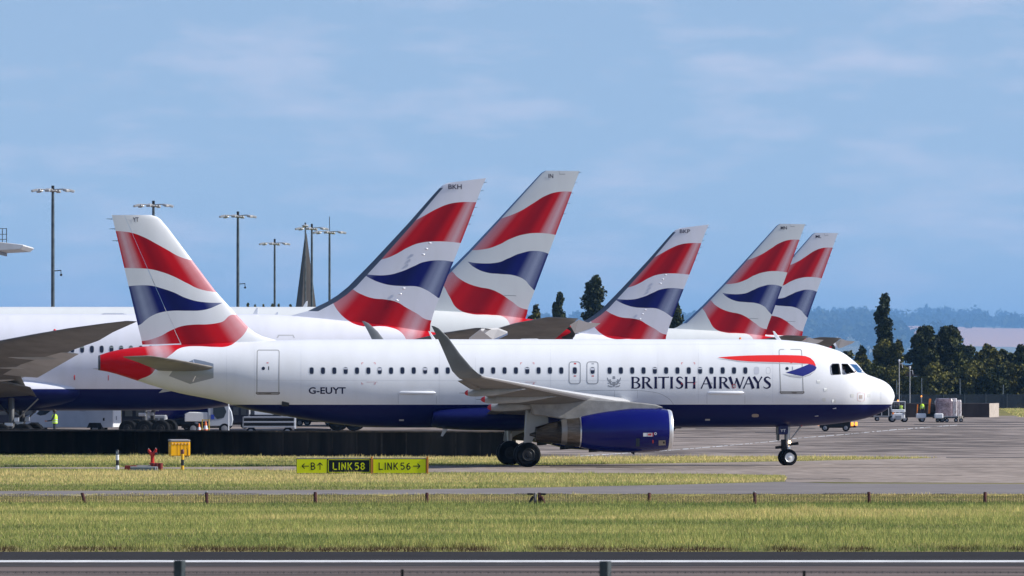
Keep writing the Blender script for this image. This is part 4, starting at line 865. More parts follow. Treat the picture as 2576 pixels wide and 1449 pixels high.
def type_two():
    root = empty('airliner', (C.x0, C.y0, 0), math.pi, 'parked jet with the tallest striped tail, lettered IN, right behind the BKH tail', 'airplane', 'parked airliners with striped tails')
    C.fuselage([M_c], root, 64, 110)
    m = MB(); rs = []
    for (a, b_) in c_pairs:
        (x0, z0), (x1, z1) = C.loc(*a), C.loc(*b_); rs.append(foil_ring((x0, 0, z0), (x1, 0, z1), (0, 1, 0), min(.085*abs(x0-x1), .8), 16))
    m.rings(rs); n = len(rs[0])
    for i in range(len(rs)-1):
        for j in range(n):
            if i > 2 and (j < 2 or j >= n-2): m.m[i*n+j] = 1
    fin = m.build('tail_fin', [M_c, M_le2], root, ang=40)
    for (x0_, y0_, x1_, y1_) in ((2168, 80, 2170, 108), (2170, 108, 2215, 108), (2160, 150, 1600, 740), (1595, 790, 1690, 1190), (1745, 1032, 1840, 1036)):
        a_, b_ = z7([(x0_, y0_), (x1_, y1_)]); A1, A2 = C.loc(*a_, .4), C.loc(*b_, .4); yo = .36 if y0_ < 200 and y1_ < 200 else .405
        MB().add([(A1[0], yo, A1[1]-.015), (A2[0], yo, A2[1]-.015), (A2[0]+.02, yo, A2[1]+.02), (A1[0]+.02, yo, A1[1]+.02)], [(0, 1, 2, 3)]).build('panel_seam', mat('seam_dark', (.2, .2, .22), .6), fin, smooth=False) if y1_ < 200 or y0_ > 1000 else None
    for k in range(5):
        py = 434+k*26; X, z = C.loc(1458.6-.3776*(py-429.5), py); MB().tube([(X+.02, 0, z), (X-.2, 0, z+.01)], [.018, .006], 4).build('static_wick', M_dark, fin)
    secs = [(0.8, -19.0, 3.4, 16.0, .5, 1.7), (3.1, -20.3, 3.7, 14.5, .6, 1.6), (10, -25.8, 4.5, 8.6, .45, .85), (18, -31.6, 5.4, 5.9, .4, .5), (28, -38.8, 6.5, 3.2, .2, .25), (30.6, -41.2, 6.8, 1.8, .08, .1)]
    for sg in (1, -1):
        parked_wing(C, root, secs, [(18, -38.6, 4.9, 5.5, .4), (12, -36.8, 4.2, 6, .5)], sg)
        parked_engine(C, root, 9.9, -17.5, 2.7, 1.8, 5.6, sg)
        L_ = []
        for (le, te, y, t_) in [((1170, 858), (1385, 872), .8, .6), ((1205, 842), (1390, 858), 2.0, .55), ((1292, 815), (1425, 828), 6.5, .35), ((1372, 799), (1453, 803), 11, .14), ((1378, 798), (1455, 801), 11.3, .06)]:
            (x0, z0), (x1, z1) = C.loc(*le, y), C.loc(*te, y); L_.append(foil_ring((x0, sg*y, z0), (x1, sg*y, z1), (0, 0, 1), t_, 10))
        MB().rings(L_).build('horizontal_stabilizer', [M_under], root, ang=50)
    for sg in (1, -1):
        P_ = [C.loc(px, py, y) + (y,) for (px, py, y) in [(1434, 817, 10.6), (1456, 804, 11.4), (1478, 811, 10.2), (1510, 813.5, 8.8), (1496, 822, 8.6), (1464, 833, 9.2), (1446, 838, 9.8)]]; nP = len(P_)
        MB().add([(X, sg*y, z) for X, z, y in P_]+[(X, sg*(y-.08), z-.02) for X, z, y in P_], [tuple(range(nP)), tuple(range(2*nP-1, nP-1, -1))]+[(i, (i+1) % nP, nP+(i+1) % nP, nP+i) for i in range(nP)]).build('elevator', M_white, root, smooth=False)
    rs = []
    for k in range(25):
        t_ = k/24*2-1; e_ = max(1-abs(t_)**2.6, 0)**.5; X = -28-10*t_; rs.append([(X, (2.0+1.6*e_)*math.cos(a_), 3.75+(.4+.9*e_)*math.sin(a_)) for a_ in [2*math.pi*j/24 for j in range(24)]])
    MB().rings(rs).build('belly_fairing', M_c, root, ang=60)
    # exhaust outlet on the blade-shaped tail end
    X0, z0 = C.loc(1427, 838, .5); MB().lathe([(-.02, .42), (.3, .5), (.42, .46), (.44, .05)], (X0, .12, z0), 'Y', 20, sx=1.2).build('exhaust_outlet', M_bdmetal, root)
    MB().prism([C.loc(1440, 826), C.loc(1441.5, 826), C.loc(1441.5, 860), C.loc(1430, 860), C.loc(1418, 846), C.loc(1420, 836)], -.3, .34).build('exhaust_shroud', M_bdmetal, root, bevel=.04)
    parked_gear(C, root, -37.7, (5.3, -5.3), (1.2, 0, -1.15), .62, 3.6)
    g = MB().tube([(-6.5, 0, 3.2), (-6.5, 0, .6)], [.17, .12], 10).build('nose_landing_gear', M_steel, root)
    for dy in (-.4, .4): wheel(g, (-6.5, dy, .55), .55, .36, sd=1)
    return root
p3 = type_two()
p4 = copy_tree(p3); p4.location = (-37.5, 598, 0); p4.scale = (.932, .932, .953); p4['label'] = 'parked jet with a smaller striped tail lettered MN, between the BKP and ML tails'
p5 = copy_tree(p3); p5.location = (-31.7, 660, 0); p5.scale = (.935, .935, .984); p5['label'] = 'farthest parked jet, smallest striped tail lettered ML, half behind the MN tail'
for ch in p5.children:
    if ch.data and ch.data.materials[0] == M_c: ch.data = ch.data.copy(); ch.data.materials[0] = M_c2
tc_ = z7([(2086, 106), (2122, 138)])
for p_, tx in ((p3, 'IN'), (p4, 'MN'), (p5, 'ML')):
    w_ = (tc_[0][0]-(0 if tx == 'IN' else 5), tc_[0][1], tc_[1][0]+(0 if tx == 'IN' else 4), tc_[1][1]); stencil(C, p_, w_, tx, .15)
blade(C, [(762, 772), (770, 758), (774, 757), (773, 772)], 'blade_antenna', p3, th=.1)

# ================================================================== PEOPLE
def person(loc, rz, label, J, top=M_cloth, legs=M_cloth, skin=M_skin, hair=M_hair, vest=None, cap=None, scale=1.0):
    """J: joint overrides; figure faces +x. One continuous skinned body, vest and hair as children"""
    D = dict(pel=(0, 0, .95), sp=(.0, 0, 1.14), ch=(.01, 0, 1.34), nk=(.015, 0, 1.49), hd=(.03, 0, 1.60), tp=(.02, 0, 1.70), fc=(.085, 0, 1.59),
             sl=(0, .17, 1.42), el=(.0, .25, 1.14), wl=(.08, .26, .90), sr=(0, -.17, 1.42), er=(.0, -.25, 1.14), wr=(.08, -.26, .90),
             hl=(0, .10, .90), kl=(.03, .11, .50), al=(0, .11, .09), tl=(.16, .12, .04), hr=(0, -.10, .90), kr=(.03, -.11, .50), ar=(0, -.11, .09), tr=(.16, -.12, .04))
    D.update(J); names = list(D); V = [Vector(D[k]) for k in names]; ix = {k: i for i, k in enumerate(names)}
    rad = dict(pel=(.15, .12), sp=(.13, .11), ch=(.165, .12), nk=(.06, .06), hd=(.085, .095), tp=(.06, .065), fc=(.03, .03), sl=(.07, .07), sr=(.07, .07), el=(.045, .045), er=(.045, .045), wl=(.03, .03), wr=(.03, .03), hl=(.095, .095), hr=(.095, .095), kl=(.065, .065), kr=(.065, .065), al=(.045, .045), ar=(.045, .045), tl=(.035, .035), tr=(.035, .035))
    E = [('pel', 'sp'), ('sp', 'ch'), ('ch', 'nk'), ('nk', 'hd'), ('hd', 'tp'), ('hd', 'fc'), ('ch', 'sl'), ('sl', 'el'), ('el', 'wl'), ('ch', 'sr'), ('sr', 'er'), ('er', 'wr'), ('pel', 'hl'), ('hl', 'kl'), ('kl', 'al'), ('al', 'tl'), ('pel', 'hr'), ('hr', 'kr'), ('kr', 'ar'), ('ar', 'tr')]
    E = [(ix[a], ix[b_]) for a, b_ in E]; Rd = [rad[k] for k in names]
    for w_, e_ in (('wl', 'el'), ('wr', 'er')):
        d = (V[ix[w_]]-V[ix[e_]]).normalized(); sd = d.orthogonal().normalized(); up_ = d.cross(sd)
        palm = V[ix[w_]]+d*.07; V.append(palm); pi = len(V)-1; Rd.append((.034, .022)); E.append((ix[w_], pi))
        for k, (o, ln) in enumerate(((-.028, .07), (-.009, .08), (.010, .075), (.028, .058))):
            V.append(palm+d*.04+sd*o); V.append(palm+d*(.035+ln)+sd*o*1.2+up_*.025); n = len(V); Rd += [(.009, .009), (.008, .008)]; E += [(pi, n-2), (n-2, n-1)]
        V.append(palm+sd*-.045+d*.02+up_*.02); Rd.append((.010, .010)); E.append((pi, len(V)-1))
    me = bpy.data.meshes.new('person'); me.from_pydata(V, E, []); o = bpy.data.objects.new('tmp', me); scn.collection.objects.link(o)
    md = o.modifiers.new('s', 'SKIN')
    for i, sv in enumerate(me.skin_vertices[0].data): sv.radius = Rd[i]; sv.use_root = (i == ix['pel'])
    o.modifiers.new('b', 'SUBSURF').levels = 1
    bpy.context.view_layer.update(); m2 = bpy.data.meshes.new_from_object(o.evaluated_get(bpy.context.evaluated_depsgraph_get())); bpy.data.objects.remove(o)
    m2.materials.clear()
    for m in (top, legs, skin, M_blackp): m2.materials.append(m)
    bones = [(a, b_) for a, b_ in E]; kind = []
    for a, b_ in bones:
        na, nb = (names[i] if i < len(names) else 'finger' for i in (a, b_))
        kind.append(2 if nb in ('hd', 'tp', 'fc', 'finger') or na in ('finger',) else 1 if (na in ('hl', 'hr', 'kl', 'kr') or nb in ('hl', 'hr')) else 3 if nb in ('tl', 'tr') else 0)
    for p in m2.polygons:
        c = p.center; best = (9, 0)
        for k, (a, b_) in enumerate(bones):
            d = V[b_]-V[a]; t_ = max(0, min(1, (c-V[a]).dot(d)/max(d.length_squared, 1e-9))); ds = (c-V[a]-d*t_).length/(.5*(Rd[a][0]+Rd[b_][0])+.01)
            if ds < best[0]: best = (ds, kind[k])
        p.material_index = best[1]; p.use_smooth = True
    body = link('person', m2); tag(body, label, 'person'); body.location = loc; body.rotation_euler = (0, 0, rz); body.scale = (scale,)*3
    h = V[ix['hd']]; tp_ = V[ix['tp']]
    hm = MB().lathe([(-.02, .098), (.04, .108), (.09, .10), (.125, .07), (.14, .01)], (h.x-.015, h.y, h.z), 'Z', 14)
    if cap: hm.box((h.x+.1, h.y, h.z+.055), (.09, .13, .015))
    hm.build('cap' if cap else 'hair', cap or hair, body)
    if vest:
        pts = [(V[ix['pel']], .16, .19), (V[ix['pel']].lerp(V[ix['sp']], .6), .155, .175), (V[ix['sp']], .15, .175), (V[ix['ch']], .165, .215), (V[ix['nk']]-Vector((0, 0, .05)), .12, .17), (V[ix['nk']]-Vector((0, 0, .01)), .07, .085)]
        MB().rings([[(p.x+a*math.cos(t_), p.y+b_*math.sin(t_), p.z) for t_ in [2*math.pi*k/16 for k in range(16)]] for p, a, b_ in pts], cap=False).build('hi_vis_vest', vest, body)
        for zz in (1.02, 1.14): MB().rings([[(V[ix['sp']].x+.163*math.cos(t_), .193*math.sin(t_), z_) for t_ in [2*math.pi*k/16 for k in range(16)]] for z_ in (zz, zz+.045)], cap=False).build('reflective_band', mat('reflective_grey', (.6, .62, .58), .4), body)
    return body
# pilot in the near flight deck window
pw = A.loc(2122, 929, -.95)
def toworld(X, y, z): return (A.x0+X*A.c-y*A.s, A.y0+X*A.s+y*A.c, z)
seat = dict(pel=(0, 0, .0+.95), sp=(.0, 0, 1.12), hl=(.05, .10, .93), kl=(.48, .12, 1.0), al=(.62, .12, .56), tl=(.76, .12, .52), hr=(.05, -.10, .93), kr=(.48, -.12, 1.0), ar=(.62, -.12, .56), tr=(.76, -.12, .52),
            er=(.20, -.24, 1.24), wr=(.44, -.2, 1.42), el=(.14, .24, 1.2), wl=(.36, .2, 1.3))
person(toworld(pw[0]-.02, -.95, pw[1]-1.60), TH, 'pilot in white short sleeved shirt seated behind the side cockpit window', seat, top=mat('white_shirt', (.75, .77, .8), .6))
for (X, z, L_, a_) in ((pw[0]+.22, pw[1]+.28, .2, -50), (pw[0]+.30, pw[1]+.26, .16, -50), (pw[0]+.42, pw[1]+.06, .3, -62)):
    MB().box((X, -.7, z), (L_, .05, .05), ry=R(-a_)).build('overhead_bar', M_frame, ROOT)
# worker by the van
YP = 386.0; pp = empty('work_platform', ((139-CX)*YP/F, YP, 0), 0, 'low grey step platform behind the black wall, under the worker in yellow', 'platform')
MB().box((0, 0, .50), (1.3, .9, .08)).build('deck', M_frame, pp)
for X in (-.55, .55):
    for yy in (-.35, .35): MB().box((X, yy, .23), (.06, .06, .46)).build('leg', M_dark, pp)
person(((138-CX)*YP/F, YP, .54), math.pi, 'worker in a bright yellow vest and dark trousers standing beside the white box van', dict(wr=(.42, -.16, 1.10), er=(.16, -.24, 1.12), wl=(.40, .14, 1.08), el=(.16, .24, 1.12)), vest=M_hvis, cap=M_hair, scale=1.03)

# ================================================================== WALLS, SIGN, SMALL AIRFIELD OBJECTS
M_wall = nmat('shaded_stained_wall', [(.010, .010, .011), (.022, .020, .019), (.052, .045, .038)], 1.0, (2.2, 2.2, .22), rough=.9, pos=(.35, .75), detail=7, cols2=[(.008, .008, .009), (.06, .052, .045)], scale2=.25, fac2=.4, spec=.05)  # stains plus shade: the unlit face's darkness is put into this colour
M_cap = nmat('sunlit_end_concrete', [(.34, .29, .24), (.48, .42, .36)], 2, rough=.9)  # wall ends only: sunlight put into the colour as paler concrete
def plan_wall(name, pts, z0, z1, mats, midx, label):
    n = len(pts); m = MB(); m.add([(x, y, z0) for x, y in pts]+[(x, y, z1) for x, y in pts], [tuple(range(n))[::-1], tuple(range(n, 2*n))])
    for i in range(n): m.add([], [])
    base = len(m.v)
    for i in range(n): m.f.append((i, (i+1) % n, n+(i+1) % n, n+i)); m.m.append(midx[i])
    o = m.build(name, mats, None, smooth=False); return tag(o, label, 'wall')
wx = lambda px, Y: (px-CX)*Y/F
wl = plan_wall('blast_wall', [(-75, 372), (wx(0, 366), 366), (wx(350, 358), 358), (wx(700, 350), 350), (wx(1298, 347), 347), (wx(1320, 352.5), 352.5), (wx(1318, 353.2), 353.2), (-75, 373)], 0, 1.27, [M_wall, M_cap], [0, 0, 0, 0, 1, 0, 0, 0], 'long low stained concrete wall, shade-dark face and sunlit pale end, behind the left grass, in front of the parked jets')
tag(MB().box((0, 0, 0), (.01, .01, .01)).build('x', M_wall), 'x') if False else None
for i, (pa, pb) in enumerate([(0, 1), (1, 2), (2, 3), (3, 4)]):
    P_ = [(-75, 371.98), (wx(0, 366), 366), (wx(350, 358), 358), (wx(700, 350), 350), (wx(1300, 347), 347)]
    a_, b_ = Vector((*P_[pa], 1.27)), Vector((*P_[pb], 1.27)); mb = MB(); m_ = (a_+b_)/2; d = b_-a_
    mb.box((m_.x, m_.y+.10, 1.31), (d.length, .34, .08), rz=math.atan2(d.y, d.x)).build('coping', nmat('coping_concrete', [(.035, .028, .022), (.11, .08, .055)], 2.5, rough=.9), wl, smooth=False)
plan_wall('blast_wall', [(wx(1650, 742), 742), (wx(2489, 740), 740), (wx(2513, 752), 752), (wx(2511, 753), 753), (wx(1650, 743), 743)], 0, 1.56, [nmat('shaded_brown_wall', [(.032, .024, .023), (.055, .042, .04)], .6, (1, 1, .3), rough=.9), M_cap], [0, 1, 0, 0, 0], 'low wall with a shade-dark brown face and a sunlit pale end behind the baggage vehicles on the right')  # shaded face painted dark brown, sunlit end painted pale
for px in range(30, 1290, 62):
    yy = float(np.interp(px, [0, 350, 700, 1298], [366, 358, 350, 347])); MB().box((wx(px, yy), yy-.012, .63), (.05 if px % 3 else .10, .02, 1.24)).build('stain_seam', nmat('stain_streak', [(.02, .018, .016), (.07, .06, .05)], 3, (1, 1, .5), rough=.95, spec=.05), wl, smooth=False)
# guidance sign: two boxes
YS = 281.0
def sign_box(name, x0, x1, label):
    r_ = empty(name, (wx((x0+x1)/2, YS), YS, 0), 0, label, 'sign', 'taxiway guidance signs'); return r_
M_sy = mat('sign_yellow', (.78, .82, .005), .5, spec=.2); M_sb = mat('sign_black', (.006, .010, .012), .6, spec=.2); M_so = mat('sign_orange_edge', (.62, .22, .02), .5); M_pin = mat('pin_grey', (.42, .40, .38), .6)
def sign(x0, x1, label, panels, ends):
    r_ = sign_box('taxiway_sign', x0, x1, label); cx_ = (x0+x1)/2; k = YS/F
    zt, zb_ = H-(1153.3-HY)*k, H-(1191.2-HY)*k
    MB().box((0, .16, (zt+zb_)/2), ((x1-x0)*k, .30, zt-zb_)).build('cabinet', M_sb, r_, bevel=.012)
    for (a, b_, m, polys, mt, border) in panels:
        f = MB().box(((( a+b_)/2-cx_)*k, -.0, (zt+zb_)/2-.005), ((b_-a)*k, .03, (zt-zb_)-.05)).build('sign_panel', m, r_)
        if border:
            for (xa, xb, ya, yb) in ((a+1.5, b_-1.5, 1155.6, 1157), (a+1.5, b_-1.5, 1187.4, 1188.8), (a+1.5, a+2.9, 1155.6, 1188.8), (b_-2.9, b_-1.5, 1155.6, 1188.8)):
                MB().box((((xa+xb)/2-cx_)*k, -.020, H-((ya+yb)/2-HY)*k), ((xb-xa)*k, .006, (yb-ya)*k)).build('border', M_sy, f)
        for poly in polys:
            mb = MB()
            for q_ in poly: mb.add([((x-cx_)*k, -.022, H-(y-HY)*k) for x, y in q_], [tuple(range(len(q_)))])
            mb.build('sign_lettering', mt, f, smooth=False)
    for (a, b_) in ends: MB().box((((a+b_)/2-cx_)*k, .12, (zt+zb_)/2+.03), ((b_-a)*k, .34, zt-zb_+.10)).build('end_frame', M_so, r_)
    # row of bird pins on top
    mb = MB(); n = int((x1-x0)*k/.035)
    for i in range(n):
        X = -(x1-x0)*k/2+.02+i*.035; mb.box((X, random.uniform(.02, .28), zt+.045), (.006, .006, .09+random.uniform(-.01, .02)))
    mb.box((0, .15, zt+.004), ((x1-x0)*k*.98, .26, .012)).build('bird_pins', M_pin, r_, smooth=False)
    mb = MB()
    for X in np.arange(-(x1-x0)*k/2+.15, (x1-x0)*k/2, .45): mb = MB().tube([(X, .15, zb_), (X, .15, -.02)], .02, 8).build('leg', M_dark, r_) and None
    return r_
def arrow(x0, x1, y, d, w_=2.2):
    """horizontal arrow, d=+1 points right"""
    t_, s_ = (x1, x0) if d > 0 else (x0, x1)
    return ribbon([(s_, y, w_), (t_-d*.6, y, w_)], sub=1)+ribbon([(t_-d*6.4, y-6.3, w_), (t_, y, w_)], sub=1)+ribbon([(t_-d*6.4, y+6.3, w_), (t_, y, w_)], sub=1)
def uparrow(x, y0, y1, w_=2.2):
    return ribbon([(x, y1, w_), (x, y0+.6, w_)], sub=1)+ribbon([(x-6.3, y0+6.6, w_), (x, y0, w_)], sub=1)+ribbon([(x+6.3, y0+6.6, w_), (x, y0, w_)], sub=1)
ly0, ly1 = 1163.6, 1182
def stf(kind, x, w_=2.7, wd=10.5):
    """stroke letters for the sign (x left, width wd)"""
    a, b_ = ly0+w_/2, ly1-w_/2; X0, X1 = x+w_/2, x+wd-w_/2; m_ = (a+b_)/2; Rb = lambda p, sub=1: ribbon([(*q_, w_) for q_ in p], sub=sub)
    V_ = lambda X: Rb([(X, ly0), (X, ly1)])
    return {'L': lambda: V_(X0)+Rb([(x, b_), (x+wd, b_)]), 'I': lambda: V_(X0), 'N': lambda: V_(X0)+V_(X1)+Rb([(X0, ly0+.6), (X1, ly1-.6)]),
            'K': lambda: V_(X0)+Rb([(X1+.8, ly0+.4), (X0, m_+2)])+Rb([(X0+2.6, m_-.6), (X1+1.2, ly1-.4)]),
            '5': lambda: Rb([(X1, a), (X0+.4, a), (X0-.2, m_-1)])+Rb([(X0-.2, m_-1), (X0+4, m_-2.2), (X1, m_+1.6), (X1-.6, b_-2), (X0+4, b_), (X0-.4, b_-1.6)], 4),
            '8': lambda: Rb([(X0+3.9, m_-.6), (X0+.6, m_-4.4), (X0+3.9, a), (X1-.6, m_-4.4), (X0+3.9, m_-.6), (X0, m_+3.8), (X0+3.9, b_), (X1, m_+3.8), (X0+3.9, m_-.6)], 4),
            '6': lambda: Rb([(X1-1.6, a), (X0+1.8, m_-4), (X0, m_+2.4), (X0+1.4, b_-.8), (X0+4.4, b_), (X1, m_+4), (X0+5, m_-.8), (X0+.4, m_+2.2)], 4),
            'B': lambda: V_(X0)+Rb([(X0, a), (X0+5, a), (X1-.6, m_-4.2), (X0+5, m_), (X0, m_)], 4)+Rb([(X0, m_), (X0+5.4, m_), (X1+.6, m_+4.4), (X0+5.4, b_), (X0, b_)], 4)}[kind]()
zs = lambda zx: 628.9+zx*.29296
s1p = [arrow(zs(447), zs(505), 1172.6, -1), uparrow(zs(601), 1164.2, 1182), stf('B', zs(521), wd=11.6)]
s2p = [stf(c, zs(x), wd=wd) for c, x, wd in (('L', 711, 10.5), ('I', 762, 3), ('N', 785, 11.5), ('K', 838, 11), ('5', 900, 10.5), ('8', 948, 11.8))]
s3p = [stf(c, zs(x), wd=wd) for c, x, wd in (('L', 1104, 10.5), ('I', 1156, 3), ('N', 1179, 11.5), ('K', 1232, 11), ('5', 1292, 10.5), ('6', 1342, 11))]+[arrow(zs(1400), zs(1460), 1172.6, 1)]
sign(745.5, 934, 'guidance sign with yellow arrow B panel and black LINK58 panel', [(746.5, 822.5, M_sy, s1p, M_sb, False), (823.5, 933, M_sb, s2p, M_sy, True)], [(933.2, 937.5)])
sign(938, 1073, 'yellow guidance sign reading LINK56 with right arrow and orange end frame', [(939, 1071, M_sy, s3p, M_sb, False)], [(1073, 1077.6)])
# bollards
def bollard(px, y0, y1, bands, label, cat='bollard'):
    Y = GY(y1); k = Y/F; r_ = empty('marker_post', (wx(px, Y), Y, 0), 0, label, cat); rr = 4.1*k
    for i, (a, b_, m) in enumerate(bands):
        za, zb_ = (y1-b_)*k, (y1-a)*k; pr = [(za+.001, rr), (zb_, rr)]
        if i == 0: pr = [(za+.001, rr), (zb_-.05, rr), (zb_-.015, rr*.7), (zb_, .01)]
        MB().lathe(pr, (0, 0, 0), 'Z', 20).build('band', m, r_)
    if bands[0][2] is M_blackp: MB().box((-.01, -rr*.98, (y1-1138.8)*k), (.09, .02, .11)).build('reflector', mat('reflector_grey', (.25, .3, .33), .3), r_)
    return r_
M_bw = mat('post_white', (.72, .73, .74), .5); M_by = mat('post_yellow', (.75, .42, .01), .5); M_br = mat('post_red_top', (.08, .008, .006), .5)
bollard(295.3, 1131, 1183.4, [(1131, 1144, M_blackp), (1144, 1157.5, M_bw), (1157.5, 1170.8, M_blackp), (1170.8, 1183.4, M_bw)], 'short round marker post banded black and white')
bollard(459, 1130, 1184.3, [(1130, 1141.8, M_br), (1141.8, 1156.3, M_by), (1156.3, 1171.3, M_blackp), (1171.3, 1184.3, M_by)], 'short round marker post banded yellow and black with dark red top')
# hydrant and its surrounding blocks
hx = lambda zx: 276.7+zx*.0928
hyy = lambda zy: 1094.3+zy*.09277
Yh = 293.5; kh = Yh/F
def hp(zx, zy): return ((hx(zx)-383.4)*kh, H-(hyy(zy)-HY)*kh)
M_hyd = nmat('hydrant_red', [(.42, .018, .012), (.58, .04, .03)], 5, rough=.45)
hr_ = empty('fire_hydrant', (wx(383.4, Yh), Yh, 0), 0, 'red fire hydrant standpipe with two raised outlets, beside the yellow and black post', 'hydrant')
c0 = hp(1150, 0)[0]
MB().lathe([(0, .11), (.30, .11), (.31, .16), (.35, .16), (.36, .085), (.62, .08), (.70, .10), (.74, .10)], (0, 0, 0), 'Z', 20).build('standpipe', M_hyd, hr_)
for (tx, tz, ex, ez, s_) in ((.10, .80, .155, .90, 1), (-.09, .80, -.16, .88, -1)):
    ar = MB().tube([(0, 0, .66), (tx, -.02*s_, tz), (ex, -.02, ez)], [.085, .075, .065], 14).build('outlet', M_hyd, hr_)
    MB().lathe([(0, .05), (.06, .055), (.07, .02)], (ex-.0, -.02, ez+.0), 'Z', 12).build('cap', M_hyd, ar)
    if s_ > 0: MB().tube([(tx+.03, -.04, .77), (tx+.12, -.13, .745)], [.055, .06], 14).build('open_mouth', M_blackp, ar)
    MB().tube([(ex, -.02, ez+.05), (ex-.01, -.02, ez+.12)], [.02, .012], 8).build('valve', M_steel, ar)
kerb = empty('kerb_block', (wx(383.4, Yh-1), Yh-1, 0), 0, 'grey concrete block between two dark red ends, at the foot of the hydrant', 'block')
M_dred = nmat('dull_red_block', [(.14, .02, .018), (.24, .035, .03)], 4, rough=.7)
MB().box((-.95, .1, .12), (.55, .5, .24)).build('red_end', M_dred, kerb, bevel=.03); MB().box((-.35, .12, .13), (.75, .45, .24)).build('concrete_middle', nmat('block_concrete', [(.22, .2, .18), (.33, .3, .28)], 5, rough=.9), kerb, bevel=.02)
mb = MB()
for X in (-.02, .14, .30): mb.lathe([(0, .10), (.34, .11), (.36, .07)], (X+.06, -.05, 0), 'Z', 14)
for X_, n_ in ((.04, 0), (.2, 0), (.36, 0)):
    MB().lathe([(0, .105), (.33, .11), (.355, .07)], (X_, -.05, 0), 'Z', 14).build('red_bumper', M_dred, kerb)
tr = empty('low_barrier', (wx(361, Yh-1.8), Yh-1.8, 0), 0, 'low grey plank barrier with white top edge lying in front of the hydrant', 'barrier')
MB().box((0, 0, .09), (1.14, .05, .16)).build('plank', nmat('plank_grey', [(.10, .13, .15), (.17, .2, .22)], 3, rough=.6), tr); MB().box((0, .02, .185), (1.16, .10, .03)).build('top_edge', M_bw, tr)
for X in (.54, .62): MB().box((X, -.03, .09), (.035, .05, .21), ry=R(-8)).build('bracket', M_bw, tr)
# yellow wheeled container
Yb = 345.0; kb = Yb/F
bn = empty('waste_container', (wx(451, Yb), Yb, 0), R(13), 'yellow wheeled container with a grey lid standing against the black wall', 'container')
wB, dB, hB = 1.03, .72, .78
MB().box((0, 0, .08+hB/2-.02), (wB, dB, hB-.04)).build('body', M_yellow, bn, bevel=.03)
MB().box((-.01, 0, hB+.10), (wB*1.02, dB*1.06, .11), rx=R(2)).build('lid', mat('lid_grey', (.27, .25, .25), .6), bn, bevel=.03)
for i in range(6):
    X = -wB*.42+i*wB*.165; MB().box((X, -dB/2-.02, hB-.06), (.055, .05, .07), ry=R(10)).build('catch', mat('pale_catch', (.85, .55, .25), .5), bn)
for X in (-.17, .0, .19, .36): MB().box((X, -dB/2-.004, .42), (.012, .012, hB-.15)).build('door_seam', mat('seam_brown', (.2, .08, .01), .6), bn)
MB().box((-wB/2-.004, -.12, .62), (.01, .2, .06)).build('plate', M_bw, bn)
for X in (-.4, .4):
    for yy in (-.25, .25): MB().lathe([(-.02, .06), (.02, .06)], (X, yy, .06), 'Y', 12).build('castor', M_dark, bn)
MB().tube([(.30, -dB/2-.05, .5), (.36, -dB/2-.1, .42), (.37, -dB/2-.08, .12)], .012, 6).build('cable', M_dark, bn)
# slim white pole beyond the wall
MB_ = MB().tube([(0, 0, 0), (0, 0, 2.85)], [.035, .03], 10); o = MB_.build('marker_pole', M_bw); o.location = (wx(575, 367), 367, 0); tag(o, 'slim white pole rising behind the wall under the nearest jet', 'pole')
o2 = MB().lathe([(2.85, .05), (2.9, .05), (2.93, .01)], n=12).build('pole_cap', M_bw, o)

# netting fence in front of the little road
YF = 212.8; kf = YF/F
M_rust = nmat('rusty_post', [(.035, .014, .012), (.10, .035, .03)], 12, rough=.85); M_wire = mat('dark_wire', (.045, .035, .025), .7)
fr_ = empty('netting_fence', (0, YF, 0), 0, 'knee high dark wire netting fence on short rusty posts across the grass', 'fence')
def post(px, y0, y1, dx=0, r_=.055, m=M_rust, py=0):
    x = wx(px, YF); z1 = H-(y0-HY)*kf
    p = MB().tube([(x, py, -.05), (x+dx, py, z1-.02), (x+dx, py, z1)], [r_, r_*.95, r_*.75], 10).build('post', m, fr_); return p
for (px, y0, dx) in ((-330, 1238, 0), (-60, 1239, .03), (216, 1239.5, -.12), (520.5, 1238.5, -.015), (794.5, 1237.5, -.02), (1074, 1239.3, .0), (1632, 1239.5, .015), (1900, 1238.5, -.03), (2187, 1237.3, -.02), (2478, 1237.6, 0), (2760, 1238, 0)):
    post(px, y0, 1267, dx)
    if int(px) % 3 == 1: MB().lathe([(0, .05), (.03, .05), (.04, .01)], (wx(px, YF)+dx, 0, H-(y0-HY)*kf), n=10).build('post_cap', M_steel, fr_)
post(1346.5, 1239.5, 1264, 0, .05, nmat('weathered_post', [(.06, .05, .045), (.3, .28, .26)], 6, rough=.9)); post(1357.2, 1239.3, 1264, 0, .055)
for (xa, ya, xb, yb, m) in ((1341, 1249, 1329, 1265, M_dark), (1361.5, 1248.5, 1371.5, 1265, M_rust)):
    MB().tube([(wx(xa, YF), -.03, H-(ya-HY)*kf), (wx(xb, YF), -.06, -.03)], .045, 8).build('brace', m, fr_)
    MB().tube([(wx(min(xa, xb)-2, YF), -.02, H-(1242.5-HY)*kf), (wx(max(xa, xb)+1, YF), -.02, H-(1243-HY)*kf)], .03, 8).build('rail', M_dark, fr_)
mb = MB(); xs = np.arange(wx(-420, YF), wx(3000, YF), .052)
top_ = lambda x: .30+.022*math.sin(x*1.9)+.02*math.sin(x*.63+1)+.012*math.sin(x*5.1)
for x in xs:
    t_ = top_(x)+random.choice([0, 0, 0, 0, .03, .015]); w_ = .009
    mb.box((x+random.uniform(-.006, .006), 0, t_/2), (w_, w_, t_), rz=.7)
for k in range(8):
    u = k/7
    seg = np.arange(wx(-420, YF), wx(3000, YF), .35)
    for x in seg: mb.box((x+.175, .004, top_(x+.175)*(1-.9*u)), (.36, .008, .009), ry=math.atan2(top_(x)-top_(x+.35), .35)*(1-u))
mb.build('wire_netting', M_wire, fr_, smooth=False)
